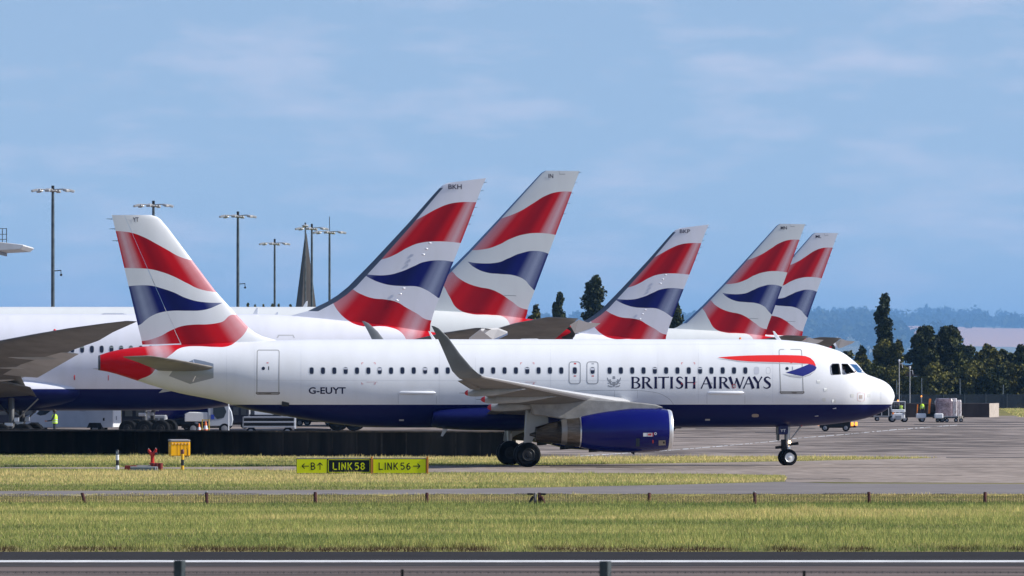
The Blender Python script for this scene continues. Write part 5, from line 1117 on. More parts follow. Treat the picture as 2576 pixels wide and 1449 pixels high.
# out of focus posts of the perimeter fence near the lens
M_galv = nmat('galvanised_steel', [(.035, .045, .052), (.07, .082, .09)], 6, rough=.7, spec=.15)
pf = empty('perimeter_fence', (0, 42, 0), 0, 'blurred grey steel fence tops closest to the viewer along the bottom edge', 'fence')
for (px, py, sz) in ((452, 1409.5, .058), (1523, 1411.5, .060), (2606, 1411.5, .06), (-620, 1411, .06)):
    x = wx(px, 42); z1 = H-(py-HY)*42/F; MB().box((x, 0, z1/2), (sz, sz, z1), rz=R(-24)).build('post', M_galv, pf, bevel=.004)
for (px, py) in ((1012, 1432), (2023, 1436), (-60, 1434)):
    x = wx(px, 42); z1 = H-(py-HY)*42/F; MB().box((x, 0, z1/2), (.018, .03, z1)).build('stay', M_dark, pf)
zr = H-(1440-HY)*42/F
MB().box((0, 0, zr), (12, .004, .004)).build('top_wire', M_galv, pf)
mb = MB()
for x in np.arange(-6, 6, .05): mb.box((x, 0, zr), (.004, .004, .012), rz=random.random())
mb.build('wire_twists', M_galv, pf, smooth=False)

# ================================================================== VEHICLES ON THE APRON
M_vwhite = nmat('van_shaded_white', [(.42, .46, .52), (.50, .54, .60)], .8, rough=.4); M_vglass = mat('vehicle_glass', (.02, .035, .05), .1, spec=.6); M_vgrey = mat('vehicle_grey', (.25, .26, .28), .5)  # blue-grey tint puts the shade of the van's side into its white
def vwheel(par, x, y, r_, w_=.24, m=M_black, rimm=None):
    o = MB().lathe([(-w_/2, r_*.6), (-w_/2, r_*.9), (-w_/3, r_), (w_/3, r_), (w_/2, r_*.9), (w_/2, r_*.6)], (x, y, r_), 'Y', 20).build('wheel', m, par)
    MB().lathe([(-w_/2-.01, r_*.58), (-w_/2-.02, r_*.3), (-w_/2-.03, .02)], (x, y, r_), 'Y', 16).build('rim', rimm or M_vgrey, o)
# white box van, cab to the left, lit tail end to the right
van = empty('box_van', (wx(184, 505), 505, 0), R(-13), 'white box van parked beyond the wall under the wing of the big left jet', 'van')
MB().box((1.15, 0, 1.62), (4.6, 2.15, 2.3)).build('cargo_box', M_vwhite, van, bevel=.04)
MB().prism([(-3.75, .45), (-3.80, .95), (-3.45, 1.32), (-2.75, 1.55), (-2.05, 2.25), (-1.2, 2.35), (-1.2, .45)], -1.0, 1.0).build('cab', M_vwhite, van, bevel=.06)
MB().prism([(-2.62, 1.50), (-2.02, 2.12), (-1.5, 2.18), (-1.5, 1.72), (-1.9, 1.45), (-2.3, 1.38)], -1.015, -.99).build('side_window', M_vglass, van, smooth=False)
MB().box((3.47, 0, 1.60), (.07, 2.1, 2.2)).build('tail_door', M_bw, van, bevel=.02); MB().box((3.52, -.3, 1.2), (.05, .12, .3)).build('door_handle', M_vgrey, van)
for X in (-2.75, 2.05):
    for yy in (-.92, .92): vwheel(van, X, yy, .40)
MB().prism([(-3.25, .5), (-3.05, .86), (-2.45, .86), (-2.25, .5)], -1.02, -.99).build('wheel_arch', M_dark, van, smooth=False); MB().prism([(1.4, .45), (1.6, .84), (2.5, .84), (2.7, .45)], -1.09, -1.06).build('wheel_arch', M_dark, van, smooth=False)
M_faint = mat('faded_blue_print', (.30, .34, .42), .6)
MB().prism([(.25, 2.3), (.25, 2.05), (.36, 1.95), (.47, 2.05), (.47, 2.3)], -1.082, -1.078).build('faded_crest', M_faint, van, smooth=False)
mb = MB()
for i in range(9): mb.box((.7+i*.17, -1.082, 2.18), (.12 if i % 3 else .07, .006, .17))
mb.build('faded_print', M_faint, van, smooth=False); MB().lathe([(-1.083, .3), (-1.079, .3)], (1.1, 0, 1.78), 'Y', 20, sx=1.0, sy=.3).build('faded_print', M_faint, van)
MB().box((2.75, -1.08, 1.1), (.13, .01, .22)).build('fuel_flap', M_dark, van); MB().box((-1.16, -1.05, 1.35), (.05, .05, 1.7)).build('corner_trim', M_bw, van)
# pickup style service truck
tk = empty('service_truck', (wx(520, 500), 500, 0), R(2), 'white service truck standing behind the traffic cone under the nearest jet tail', 'truck')
MB().prism([(-1.65, .95), (-1.65, 1.55), (-1.3, 1.68), (.1, 1.65), (.1, .95)], -.9, .9).build('side_panel', M_bw, tk, bevel=.05)
MB().prism([(.1, .6), (.1, 2.3), (.5, 2.45), (1.55, 2.4), (1.9, 1.7), (2.0, 1.1), (1.9, .6)], -.95, .95).build('cab', M_vwhite, tk, bevel=.06)
MB().prism([(.5, 1.45), (.5, 2.25), (1.3, 2.2), (1.5, 1.7), (1.3, 1.25), (.8, 1.15)], -.975, -.94).build('side_window', M_vglass, tk, smooth=False)
MB().box((-.4, 0, .62), (3.0, 1.6, .3)).build('chassis', M_dark, tk)
for X in (-1.0, 1.35):
    for yy in (-.85, .85): vwheel(tk, X, yy, .42)
MB().box((.45, -.97, 1.3), (.25, .03, .35)).build('blue_sticker', mat('sticker_blue', (.02, .06, .4), .5), tk)
# cones and yellow frame
def cone_(px, Y, label, m=mat('cone_orange', (.8, .16, .04), .5), s_=1):
    o = empty('traffic_cone', (wx(px, Y), Y, 0), 0, label, 'cone', 'traffic cones')
    MB().box((0, 0, .02), (.4*s_, .4*s_, .04)).build('base', M_dark if s_ < 1.2 else m, o); MB().lathe([(.04, .15*s_), (.7*s_, .03)], n=16).build('body', m, o); MB().lathe([(.25*s_, .115*s_), (.45*s_, .08*s_)], n=16).build('sleeve', M_bw, o); o.location.z = .35
cone_(517.5, 460, 'tall traffic cone standing inside the yellow frame', s_=1.25); cone_(501, 462, 'small red orange traffic cone left of the yellow frame')
yf = empty('yellow_stand', (wx(517.5, 468), 468, .3), 0, 'open yellow metal stand beside the white service truck', 'stand')
for X in (-.24, .24): MB().box((X, 0, .5), (.06, .3, 1.0)).build('upright', mat('stand_yellow', (.70, .45, .02), .5), yf)
for z_ in (.1, .96): MB().box((0, 0, z_), (.5, .3, .05)).build('crossbar', MATS['stand_yellow'], yf)
# flat loader with three silver rails
ld = empty('cargo_loader', (wx(678, 470), 470, .1), 0, 'flat cargo trailer with three silver rails standing under the rear of the nearest jet', 'trailer')
for z_ in (1.34, 1.00, .66): MB().box((0, -.9, z_), (3.6, .08, .12)).build('rail', mat('dull_silver', (.36, .38, .42), .5, .3), ld, bevel=.02)
MB().box((0, 0, .95), (3.6, 1.7, .7)).build('bed', M_dark, ld, bevel=.03); MB().box((1.83, -.6, .98), (.12, .6, .9)).build('end_post', M_bw, ld); MB().box((-1.83, -.9, .98), (.08, .1, .8)).build('end_post', M_vgrey, ld)
MB().prism([(-1.05, 1.5), (-1.05, 1.98), (-.6, 2.1), (.4, 1.95), (.6, 1.65), (.2, 1.5)], -.7, .5).build('cover', M_bw, ld, bevel=.04)
for X in (-1.3, 1.3):
    for yy in (-.7, .7): vwheel(ld, X, yy, .32)
dl = empty('baggage_dolly', (wx(788, 470), 470, 0), 0, 'dark empty baggage dolly right of the silver railed trailer', 'dolly')
MB().box((0, 0, .55), (2.6, 1.5, .14)).build('deck', M_dark, dl, bevel=.02); MB().tube([(1.3, 0, .5), (2.1, 0, .35)], .04, 8).build('tow_bar', M_dark, dl)
for X in (-.8, .8):
    for yy in (-.6, .6): vwheel(dl, X, yy, .3, rimm=M_steel)
def unit(px, Y, w_, h_, label, m=M_dark, name='added_ground_unit', cat='machine'):  # added boxes, put in to darken the bright apron under the left jet
    o = empty(name, (wx(px, Y), Y, 0), R(random.uniform(-5, 5)), label, cat)
    MB().box((0, 0, .45+h_/2), (w_, 1.6, h_)).build('housing', m, o, bevel=.08); MB().box((0, 0, .4), (w_*1.05, 1.3, .14)).build('chassis', M_dark, o)
    for k in range(3): MB().box((-w_*.3+k*w_*.3, -.82, .45+h_*.55), (w_*.2, .03, h_*.35)).build('grille', mat('dim_grille', (.06, .07, .08), .6), o)
    MB().box((w_*.5+.01, 0, .45+h_*.6), (.03, 1.2, h_*.4)).build('end_panel', M_frame, o); MB().tube([(-w_*.5, 0, .4), (-w_*.5-.6, 0, .3)], .04, 8).build('tow_bar', M_dark, o)
    for X in (-w_*.32, w_*.32):
        for yy in (-.62, .62): vwheel(o, X, yy, .32)
M_dnavy = mat('unit_navy', (.008, .012, .03), .6)
unit(40, 560, 3.6, 1.9, 'added dark box left of the white box van', M_dnavy); unit(352, 545, 3.0, 1.8, 'added dark box behind the six wheeled gear of the grey jet', M_dnavy); unit(440, 540, 3.2, 2.0, 'added dark box left of the white service truck', M_dnavy)
unit(105, 575, 4.4, 1.7, 'added low dark box behind the cab of the white box van', M_dnavy); unit(520, 575, 2.6, 1.8, 'added dark box behind the white service truck body', M_dnavy); unit(665, 585, 3.2, 1.6, 'added dark box above the left half of the silver railed trailer', M_dnavy)
unit(595, 560, 2.2, 1.9, 'added dark box right of the service truck cab', M_dnavy); unit(395, 520, 1.5, .9, 'small grey ground unit beside the six wheeled gear', M_vgrey); unit(712, 590, 4.5, 1.9, 'long added dark box behind the silver railed trailer', M_dnavy)
unit(800, 600, 3.0, 1.5, 'added dark box behind the empty baggage dolly', M_dnavy)
# low black tugs with orange lamps
M_lampo = mat('amber_lamp', (1, .35, .05), .4, emit=(1, .30, .04), es=1.6)
def tug(px, Y, label):
    o = empty('aircraft_tug', (wx(px, Y), Y, 0), R(-4), label, 'tug', 'low black tugs with amber lamps')
    MB().prism([(-1.3, .28), (-1.3, .72), (-1.15, .80), (.0, .82), (.12, .95), (.25, 1.0), (1.05, .98), (1.2, .75), (1.2, .28)], -.85, .85).build('body', M_dark, o, bevel=.05)
    MB().box((-.55, -.3, .86), (.45, .6, .14)).build('yellow_box', mat('dark_yellow', (.55, .34, .02), .5), o, bevel=.02)
    MB().box((.62, -.1, 1.04), (.55, .9, .07)).build('seat', M_vgrey, o, bevel=.02); MB().tube([(.3, -.3, .95), (.36, -.3, 1.22)], .025, 8).build('steering_column', M_steel, o)
    MB().box((.75, .1, 1.14), (.3, .4, .1)).build('folded_sheet', M_bw, o, bevel=.03)
    for X, z_, w_ in ((-1.38, .62, .2), (1.30, .58, .22), (1.62, .6, .2)):
        mm = MB().box((X, -.55, z_), (w_, .22, .3)).build('amber_lamp', M_lampo, o, bevel=.04)
    MB().box((1.42, 0, .4), (.4, 1.2, .16)).build('bumper', M_dark, o)
    for X in (-.85, .8):
        for yy in (-.72, .72): vwheel(o, X, yy, .28, rimm=M_vgrey)
    return o
tug(2103, 529, 'low black tug with amber lamps driving under the nose of the nearest jet')
tug(1662, 516, 'low black tug mostly hidden behind the nearest jet engine, one amber lamp showing')
# white baggage tractor head-on
YT = 650; kt = YT/F
bt = empty('baggage_tractor', (wx(2260, YT), YT, 0), 0, 'white open baggage tractor with mesh canopy seen head on beside the jet nose', 'tractor')
MB().box((0, .6, .62), (1.25, 1.8, .55)).build('body', M_bw, bt, bevel=.06); MB().box((0, -.3, .45), (.6, .2, .45)).build('grille', M_vgrey, bt, bevel=.03); MB().box((0, .2, 1.12), (1.3, .5, .28)).build('dashboard', M_bw, bt, bevel=.04)
MB().box((0, .9, 2.02), (1.42, 1.3, .08)).build('canopy', M_bw, bt, bevel=.02)
for X in (-.68, .68): MB().box((X, .3, 1.5), (.07, .07, 1.0)).build('canopy_post', M_bw, bt); MB().box((X*.8, -.25, .85), (.2, .12, .2)).build('headlamp', M_orange if X < 0 else M_vgrey, bt, bevel=.03)
mb = MB()
for k in range(6): mb.box((-.6+k*.24, .3, 1.72), (.03, .03, .55))
for k in range(4): mb.box((0, .3, 1.5+k*.15), (1.3, .03, .03))
mb.build('mesh_guard', M_vgrey, bt); MB().lathe([(2.06, .09), (2.16, .08), (2.2, .02)], (.0, .7, 0), n=10).build('beacon', M_lampo, bt)
MB().box((-.05, .9, 1.35), (1.2, .1, .6)).build('seat_back', M_dark, bt)
for X in (-.6, .6): vwheel(bt, X, -.1, .33, .26); vwheel(bt, X, 1.3, .33, .26)
person((wx(2265, YT)+.1, YT+.75, .25), R(-90), 'driver in yellow vest sitting in the white baggage tractor', dict(seat), vest=M_hvis, scale=.95)
bc = empty('baggage_cart', (wx(2226, 668), 668, 0), 0, 'white framed baggage cart half hidden behind the jet nose', 'cart')
MB().box((0, 0, .5), (2.2, 1.3, .14)).build('deck', M_vgrey, bc); MB().box((0, 0, 1.45), (2.2, 1.3, .06)).build('roof', M_bw, bc)
for X in (-1.05, -.35, .35, 1.05): MB().box((X, -.62, .98), (.06, .05, .9)).build('frame_post', M_bw, bc)
MB().box((-.2, 0, .85), (1.3, .9, .6)).build('luggage', M_dark, bc, bevel=.1)
for X in (-.8, .8):
    for yy in (-.5, .5): vwheel(bc, X, yy, .22, .16)
# loader with orange posts, and wrapped pallets on dollies
lo_ = empty('pallet_loader', (wx(2345, YT), YT, 0), 0, 'white pallet loader with two orange uprights and black wheels', 'loader')
for X in (-.95, .72): b0 = MB().box((X-.15, -.2 if X < 0 else -1.1, .62), (.95 if X < 0 else .85, .8, .5)).build('corner_box', M_bw, lo_, bevel=.08)
MB().box((.1, .6, .72), (1.6, 1.8, .25)).build('deck', M_dark, lo_, bevel=.03); MB().box((.1, .7, 1.25), (.95, 1.0, .85)).build('engine_cover', M_blackp, lo_, bevel=.12)
for X, z1 in ((-.25, 2.3), (.82, 2.3), (-1.45, 1.75)): MB().box((X, .2, (.8+z1)/2), (.2 if z1 > 2 else .09, .12, z1-.8), ry=R(4)).build('orange_upright', M_orange, lo_, bevel=.02)
MB().tube([(-1.05, .4, .9), (-1.05, .4, 2.2), (-1.03, .4, 2.5)], [.03, .025, .05], 8).build('beacon_mast', M_steel, lo_); MB().lathe([(2.48, .06), (2.6, .06), (2.63, .01)], (-1.03, .4, 0), n=10).build('beacon', M_lampo, lo_)
for X in (-1.0, .98): vwheel(lo_, X, -.3, .28, .3); vwheel(lo_, X, 1.3, .28, .3)
person((wx(2321, YT)-.05, YT-.2, .62), R(-80), 'worker in yellow jacket standing on the pallet loader', {}, vest=M_hvis, top=M_hvis, scale=.78)
M_wrap = nmat('plastic_wrapped_cargo', [(.12, .07, .08), (.24, .16, .18), (.6, .52, .56)], 3.0, rough=.28, pos=(.35, .8), cols2=[(.12, .08, .08), (.45, .42, .45)], scale2=9, fac2=.3, spec=.6)
M_wrap2 = nmat('pale_wrapped_cargo', [(.30, .2, .18), (.5, .46, .46), (.68, .64, .64)], 4, rough=.3, spec=.6)
def cargo(px, w_, h_, m, label, yo=0, z0=.62):
    o = empty('wrapped_pallet', (wx(px, YT), YT+yo, 0), 0, label, 'cargo'); nz_ = 7; rs = []
    for k in range(nz_):
        z = z0+h_*k/(nz_-1); sc = 1-(.12 if k == nz_-1 else 0)
        rs.append([(sc*(w_/2)*np.sign(math.cos(a_))*abs(math.cos(a_))**.35*(1+.05*random.uniform(-1, 1)), sc*.8*np.sign(math.sin(a_))*abs(math.sin(a_))**.35, z+.03*random.uniform(-1, 1)) for a_ in [2*math.pi*(j+.5)/16 for j in range(16)]])
    MB().rings(rs).build('wrapped_load', m, o, ang=25); MB().box((0, 0, .56), (w_*1.02, 1.6, .1)).build('pallet_base', M_vgrey, o)
cargo(2375, 1.75, 1.72, M_wrap, 'large dark load wrapped in shiny plastic, beside the pallet loader'); cargo(2400.5, .5, 1.72, M_wrap2, 'tall narrow pale wrapped load between the dark load and the rightmost load', .1); cargo(2412.5, .48, 1.55, M_wrap2, 'rightmost pale wrapped load with rounded top', .5)
cd = empty('cargo_dolly', (wx(2386, YT), YT, 0), 0, 'low dark dolly carrying the wrapped loads', 'dolly')
MB().box((0, .2, .45), (3.0, 1.7, .1)).build('deck', M_dark, cd)
for X in (-1.1, -.2, .7, 1.2): vwheel(cd, X, -.5, .2, .2)
for X in (.95, 1.15, 1.32): MB().box((X, -.68, .5), (.12, .06, .28)).build('lamp_cluster', mat('cream_lamp', (.75, .65, .5), .5), cd, bevel=.02)

# ================================================================== MASTS, CANOPY, SPIRE
M_mast = nmat('mast_steel', [(.035, .05, .06), (.09, .11, .12)], 1.5, rough=.6); M_flood = mat('floodlight_housing', (.42, .42, .41), .45, .3)
def mast(px, py, Y, label, heads=6, rad=2.0, hy=12.6, cctv=None, w_=.17, aerial=False):
    o = empty('floodlight_mast', (wx(px, Y), Y, 0), 0, label, 'light mast', 'floodlight masts behind the jets'); z1 = H+(HY-py)*Y/F; zh = z1-hy*Y/F
    MB().tube([(0, 0, 0), (0, 0, zh-2.2), (0, 0, zh)], [w_*1.3, w_, w_*.85], 12).build('pole', M_mast, o)
    MB().tube([(0, 0, zh-.1), (0, 0, z1)], w_*(.95 if not aerial else .3), 10).build('pole_head', M_dark, o)
    for k in range(heads):
        a_ = 2*math.pi*(k+.3)/heads; c, s_ = math.cos(a_), math.sin(a_)
        ar = MB().tube([(0, 0, zh+.12), (rad*.85*c, rad*.85*s_, zh+.16)], .05, 6).build('arm', M_flood, o)
        MB().box((rad*c, rad*s_, zh), (.62, .5, .26), rz=a_, ry=R(14)).build('floodlight', M_flood, ar, bevel=.04)
    MB().lathe([(zh-.16, .25), (zh-.02, .5), (zh+.08, .42)], n=14).build('hub', M_flood, o)
    if cctv:
        zc = H+(HY-cctv)*Y/F; b0 = MB().box((.45, 0, zc), (.9, .06, .1), ry=R(-4)).build('bracket', M_dark, o); MB().tube([(.85, 0, zc), (.87, 0, zc-.35)], .035, 8).build('camera_drop', M_dark, b0)
        MB().lathe([(-.16, .03), (-.1, .12), (.03, .13), (.1, .06)], (.87, 0, zc-.42), n=14).build('camera_dome', M_dark, b0)
mast(133, 467, 700, 'tallest floodlight mast with a camera bracket, first from the left', cctv=681); mast(386, 505, 752, 'floodlight mast standing behind the tip of the YT tail')
mast(598.5, 532, 804, 'floodlight mast with a camera bracket just right of the YT tail', cctv=714); mast(691, 601, 960, 'lowest floodlight mast midway between the camera bracket mast and the dark spire', w_=.15)
mast(784.5, 563, 890, 'floodlight mast standing right in front of the dark spire', w_=.15); mast(829, 545, 893, 'floodlight mast with an aerial above its lamps, right of the spire', hy=40, aerial=True, w_=.15)
mast(768, 560, 880, 'thin camera mast immediately left of the spire top', heads=1, rad=.2, hy=8, w_=.1)
sp_ = MB(); xb, Ysp = wx(769.5, 1900), 1900.0
hh = H+(HY-588)*Ysp/F; hw_ = 48*Ysp/F
ang0 = R(-20)
ringp = lambda r_, z: [(r_*math.cos(ang0+R(90)*k), r_*math.sin(ang0+R(90)*k), z) for k in range(4)]
M_spire = nmat('weathered_brown_cladding', [(.05, .042, .035), (.10, .082, .066)], .4, (1, 1, .2), rough=.85)
so_ = empty('spire', (xb, Ysp, 0), 0, 'tall dark brown pointed spire among the floodlight masts', 'spire')
MB().rings([ringp(hw_*1.12, H), ringp(.25, hh)]).build('roof', M_spire, so_, smooth=False); MB().rings([ringp(hw_*1.15, 0), ringp(hw_*1.15, H-.01)]).build('tower_base', M_spire, so_, smooth=False)
MB().tube([(0, 0, hh-1), (0, 0, hh+3)], [.12, .05], 6).build('finial', M_dark, so_)
# canopy roof of the pier building at far left
Yc = 520; kc = Yc/F; zc_ = H+(HY-618)*kc; tb_ = empty('pier_building', (wx(-260, Yc), Yc, 0), 0, 'pale flat canopy roof with dark roof railing jutting in at the left edge', 'building')
xe = wx(72, Yc)-wx(-260, Yc)
MB().prism([(-6, zc_+.15), (xe-2.2, zc_+.22), (xe-.1, zc_-.02), (xe, zc_-.12), (xe-.3, zc_-.38), (xe-2.5, zc_-.5), (-6, zc_-.9)], -5, 6).build('canopy_roof', nmat('canopy_white', [(.55, .55, .54), (.66, .66, .65)], 1, rough=.5), tb_, bevel=.03)
for X in np.arange(-5, xe-2, 1.1): MB().box((X, .5, zc_-.62-.0), (.12, 10, .22)).build('roof_beam', M_vgrey, tb_)
for X in np.arange(xe-6.2, xe-1.5, .33): MB().box((X, -2, zc_+.75), (.06, .06, 1.15)).build('railing_post', M_mast, tb_)
for z_ in (.45, .85, 1.3): MB().box((xe-4.1, -2, zc_+z_), (5.0, .05, .05)).build('railing_bar', M_mast, tb_)
MB().box((-4, 1, zc_/2-.5), (3.5, 7, zc_-1)).build('wall', M_vgrey, tb_)
for z_ in np.arange(2, zc_-2, 3.2): MB().box((-4, -2.52, z_+1), (3.0, .06, 1.7)).build('window', M_vglass, tb_)
# slim lamp posts by the baggage vehicles
for px, py, Y, lb in ((2262, 909, 705, 'taller slim white lamp post rising behind the baggage tractor'), (2289, 926, 760, 'shorter slim white lamp post right of the taller one, before the trees')):
    z1 = H+(HY-py)*Y/F; o = MB().tube([(0, 0, 0), (0, 0, z1)], [.05, .035], 8).build('lamp_post', M_frame); o.location = (wx(px, Y), Y, 0); tag(o, lb, 'lamp post')
    MB().lathe([(z1-.1, .06), (z1+.1, .13), (z1+.2, .08)], (0, 0, 0), n=10).build('lamp_head', M_bw, o); MB().tube([(0, 0, z1-.3), (.3, 0, z1-.25), (.36, 0, z1-.7)], .03, 6).build('side_arm', M_bw, o)
# shed roof between the trees, mesh boundary fence
Yd = 1075; sh = empty('shed', (wx(2302, Yd), Yd, 0), 0, 'low shed with a plain dark brown roof between the trees', 'shed')
MB().box((0, 0, 2.4), (5.2, 5, 4.8)).build('wall', M_vgrey, sh); MB().prism([(-2.8, H+(HY-947)*Yd/F), (-2.7, H+(HY-919)*Yd/F), (2.7, H+(HY-918)*Yd/F), (2.8, H+(HY-946)*Yd/F)], -3.2, 3).build('roof', nmat('shed_roof', [(.035, .025, .028), (.055, .04, .045)], 1, rough=.8), sh)
Yn = 1000; bf = empty('boundary_fence', (0, Yn, 0), 0, 'tall dark mesh boundary fence along the foot of the tree row', 'fence')
M_net = bpy.data.materials.new('fence_mesh'); M_net.use_nodes = True; M_net.node_tree.nodes['Principled BSDF'].inputs['Base Color'].default_value = (.02, .028, .04, 1); M_net.node_tree.nodes['Principled BSDF'].inputs['Alpha'].default_value = .82
MB().box((20, 0, 1.05), (190, .02, 2.1)).build('mesh_panel', M_net, bf, smooth=False)
for X in np.arange(30, 105, 3.2): MB().box((X, -.06, 1.1), (.08, .08, 2.25)).build('post', mat('fence_post_grey', (.09, .11, .13), .6), bf)
for k_, X in enumerate(np.arange(47, 92, 5.3)):
    o = MB().tube([(0, 0, 0), (0, 0, 3.3+random.random()*1.6)], [.07, .05], 6).build('thin_post', mat('post_bluegrey', (.16, .19, .22), .6)); o.location = (X+random.uniform(-1, 1), Yn+3, 0); tag(o, 'thin grey post standing among the trunks behind the boundary fence', 'post', 'thin posts along the boundary fence')

# ================================================================== TREES
def leaf_mat(name, dark, light):
    m = bpy.data.materials.new(name); m.use_nodes = True; t = m.node_tree; b = t.nodes['Principled BSDF']
    at = t.nodes.new('ShaderNodeAttribute'); at.attribute_name = 'Col'; r = t.nodes.new('ShaderNodeValToRGB'); r.color_ramp.elements[0].color = (*dark, 1); r.color_ramp.elements[1].color = (*light, 1)
    t.links.new(at.outputs['Fac'], r.inputs[0]); t.links.new(r.outputs[0], b.inputs['Base Color']); b.inputs['Roughness'].default_value = .7; b.inputs['Specular IOR Level'].default_value = .15
    return m
M_leafA = leaf_mat('leaf_dark', (.006, .010, .004), (.09, .10, .024)); M_leafB = leaf_mat('leaf_mid', (.008, .013, .004), (.19, .175, .035)); M_leafC = leaf_mat('leaf_poplar', (.008, .013, .006), (.05, .062, .02))
M_bark = mat('bark', (.05, .04, .032), .9)
def leaf_cloud(name, blobs, n, size, m, parent, seed=0):
    g = np.random.default_rng(seed); B_ = np.array(blobs, float); vol = B_[:, 3]*B_[:, 4]*B_[:, 5]; pick = g.choice(len(B_), n, p=(vol**.75)/np.sum(vol**.75))
    d = g.normal(size=(n, 3)); d /= np.linalg.norm(d, axis=1)[:, None]; rr = g.random(n)**.38
    c = B_[pick, :3]+d*rr[:, None]*B_[pick, 3:6]*(1+.12*g.normal(size=(n, 1)))
    a = g.normal(size=(n, 3)); a /= np.linalg.norm(a, axis=1)[:, None]; b2 = np.cross(a, g.normal(size=(n, 3))); b2 /= np.linalg.norm(b2, axis=1)[:, None]
    s_ = size*(.5+g.random(n))[:, None]
    P_ = np.stack([c-a*s_-b2*s_*.5, c+a*s_*.2-b2*s_*.8, c+a*s_+b2*s_*.3, c-a*s_*.3+b2*s_*.8], 1).reshape(-1, 3)
    me = bpy.data.meshes.new(name); me.vertices.add(4*n); me.vertices.foreach_set('co', P_.astype(np.float32).ravel()); me.loops.add(4*n); me.loops.foreach_set('vertex_index', np.arange(4*n, dtype=np.int32))
    me.polygons.add(n); me.polygons.foreach_set('loop_start', np.arange(0, 4*n, 4, dtype=np.int32)); me.update(calc_edges=True)
    blobv = g.random(len(B_))[pick]; v = np.clip(.55*blobv+.6*g.random(n)-.1, 0, 1)
    at = me.color_attributes.new('Col', 'FLOAT_COLOR', 'POINT'); col = np.repeat(v, 4); at.data.foreach_set('color', np.stack([col, col, col, np.ones_like(col)], 1).astype(np.float32).ravel())
    me.materials.append(m); return link(name, me, parent)
TG = 'trees beyond the apron'
def tree(px, top, hwpx, Y, label, m=M_leafA, base=None, kind='round', n=1400, leaf=.34, seed=1, name='tree'):
    k = Y/F; zt = H+(HY-top)*k; hw_ = hwpx*k; zb_ = base if base is not None else zt*.12; g = np.random.default_rng(seed)
    o = empty(name, (wx(px, Y), Y, 0), 0, label, 'tree', TG); bl = []
    if kind == 'poplar':
        for i in range(16):
            u = i/15; bl.append((g.normal()*.18*hw_, g.normal()*.2*hw_, zb_+(zt-zb_)*u*.97, hw_*(.95-.35*abs(u-.4)-.25*(u > .93))*g.uniform(.75, 1.05), hw_*.8, (zt-zb_)*.07))
    else:
        zc, hz = (zt+zb_)/2, (zt-zb_)/2
        for i in range(30):
            u = g.uniform(-1, 1); a_ = g.uniform(0, 2*math.pi); ww = math.sqrt(max(0, 1-abs(u)**2.4)); rr = g.uniform(.4, .92)*ww; r_ = g.uniform(.2, .42)*hw_
            zz = zc+u*hz*.82; bl.append((hw_*rr*math.cos(a_), hw_*rr*math.sin(a_), min(zz, zt-r_*.8), r_, r_, r_*.85))
        bl += [(0, 0, zc, hw_*.55, hw_*.55, hz*.75), (g.uniform(-.3, .3)*hw_, 0, zt-hz*.25, hw_*.38, hw_*.38, hz*.25)]
    leaf_cloud('crown', bl, int(n*2.1), leaf*.66, m, o, seed)
    MB().tube([(0, 0, -.1), (.1, 0, zb_+.5), (.05, .1, (zt+zb_)/2), (0, 0, zt*.9)], [max(.18, hw_*.07), max(.14, hw_*.055), .09, .03], 8).build('trunk', M_bark, o)
    for i in range(4):
        a_ = g.uniform(0, 2*math.pi); z0 = zb_+(zt-zb_)*g.uniform(.1, .45); MB().tube([(.05, 0, z0), (hw_*.5*math.cos(a_), hw_*.5*math.sin(a_), z0+(zt-zb_)*.22)], [.07, .03], 5).build('branch', M_bark, o) if kind != 'poplar' else None
    return o
tree(2227, 748, 24, 1040, 'tall slender poplar towering over the tree row right of the jet nose', M_leafC, 3, 'poplar', 3600, .32, 3, 'poplar')
tree(2226, 852, 34, 1034, 'bushy dark tree wrapped round the foot of the tall poplar', M_leafB, 2, n=2600, seed=4)
tree(2256, 853, 24, 1032, 'narrow green tree just right of the tall poplar', M_leafB, 2, n=1700, seed=5)
tree(2326, 819, 46, 1050, 'large dark double crowned tree, its left half, right of the poplar', M_leafA, 4, n=5200, seed=6)
tree(2391, 820, 44, 1052, 'large dark double crowned tree, its right half, in the middle of the row', M_leafA, 4, n=5200, seed=7)
tree(2440, 868, 30, 1070, 'hazy rounded tree set back right of the double crowned tree', M_leafC, 4, n=1700, seed=8)
tree(2484, 866, 36, 1036, 'green tree with a raised pointed top in the right half of the row', M_leafB, 3, n=2600, seed=9)
tree(2520, 880, 32, 1038, 'round dark tree left of the rightmost tall tree', M_leafA, 3, n=2200, seed=10)
tree(2548, 888, 28, 1040, 'lower dark tree in the dip before the right edge', M_leafA, 3, n=1900, seed=11)
tree(2584, 866, 38, 1036, 'dark tree cut by the right edge of the picture', M_leafA, 3, n=2600, seed=12)
tree(2168, 868, 15, 1110, 'hazy pointed tree set back just above the jet nose', M_leafC, 4, n=1200, seed=13)
tree(2128, 882, 30, 1034, 'small green tree emerging above the front of the jet', M_leafB, 2, n=1700, seed=14)
tree(2098, 891, 26, 1040, 'low tree behind the cockpit roof of the nearest jet', M_leafA, 2, n=1300, seed=15)
tree(2164, 893, 32, 1030, 'dark tree behind the nose cone of the nearest jet', M_leafB, 2, n=1900, seed=16)
tree(1345.5, 764, 22, 1090, 'rounded green tree between the IN tail and the first poplar', M_leafB, 6, n=1900, seed=17)
tree(1404.5, 742, 20, 1080, 'first dark poplar between the IN and BKP tails', M_leafC, 6, 'poplar', 2200, .34, 18, 'poplar')
tree(1497, 702, 35, 1085, 'taller broad poplar just left of the BKP tail', M_leafC, 6, 'poplar', 3400, .36, 19, 'poplar')
tree(1703, 768, 20, 1082, 'dark poplar between the BKP and MN tails', M_leafC, 6, 'poplar', 1900, .34, 20, 'poplar')
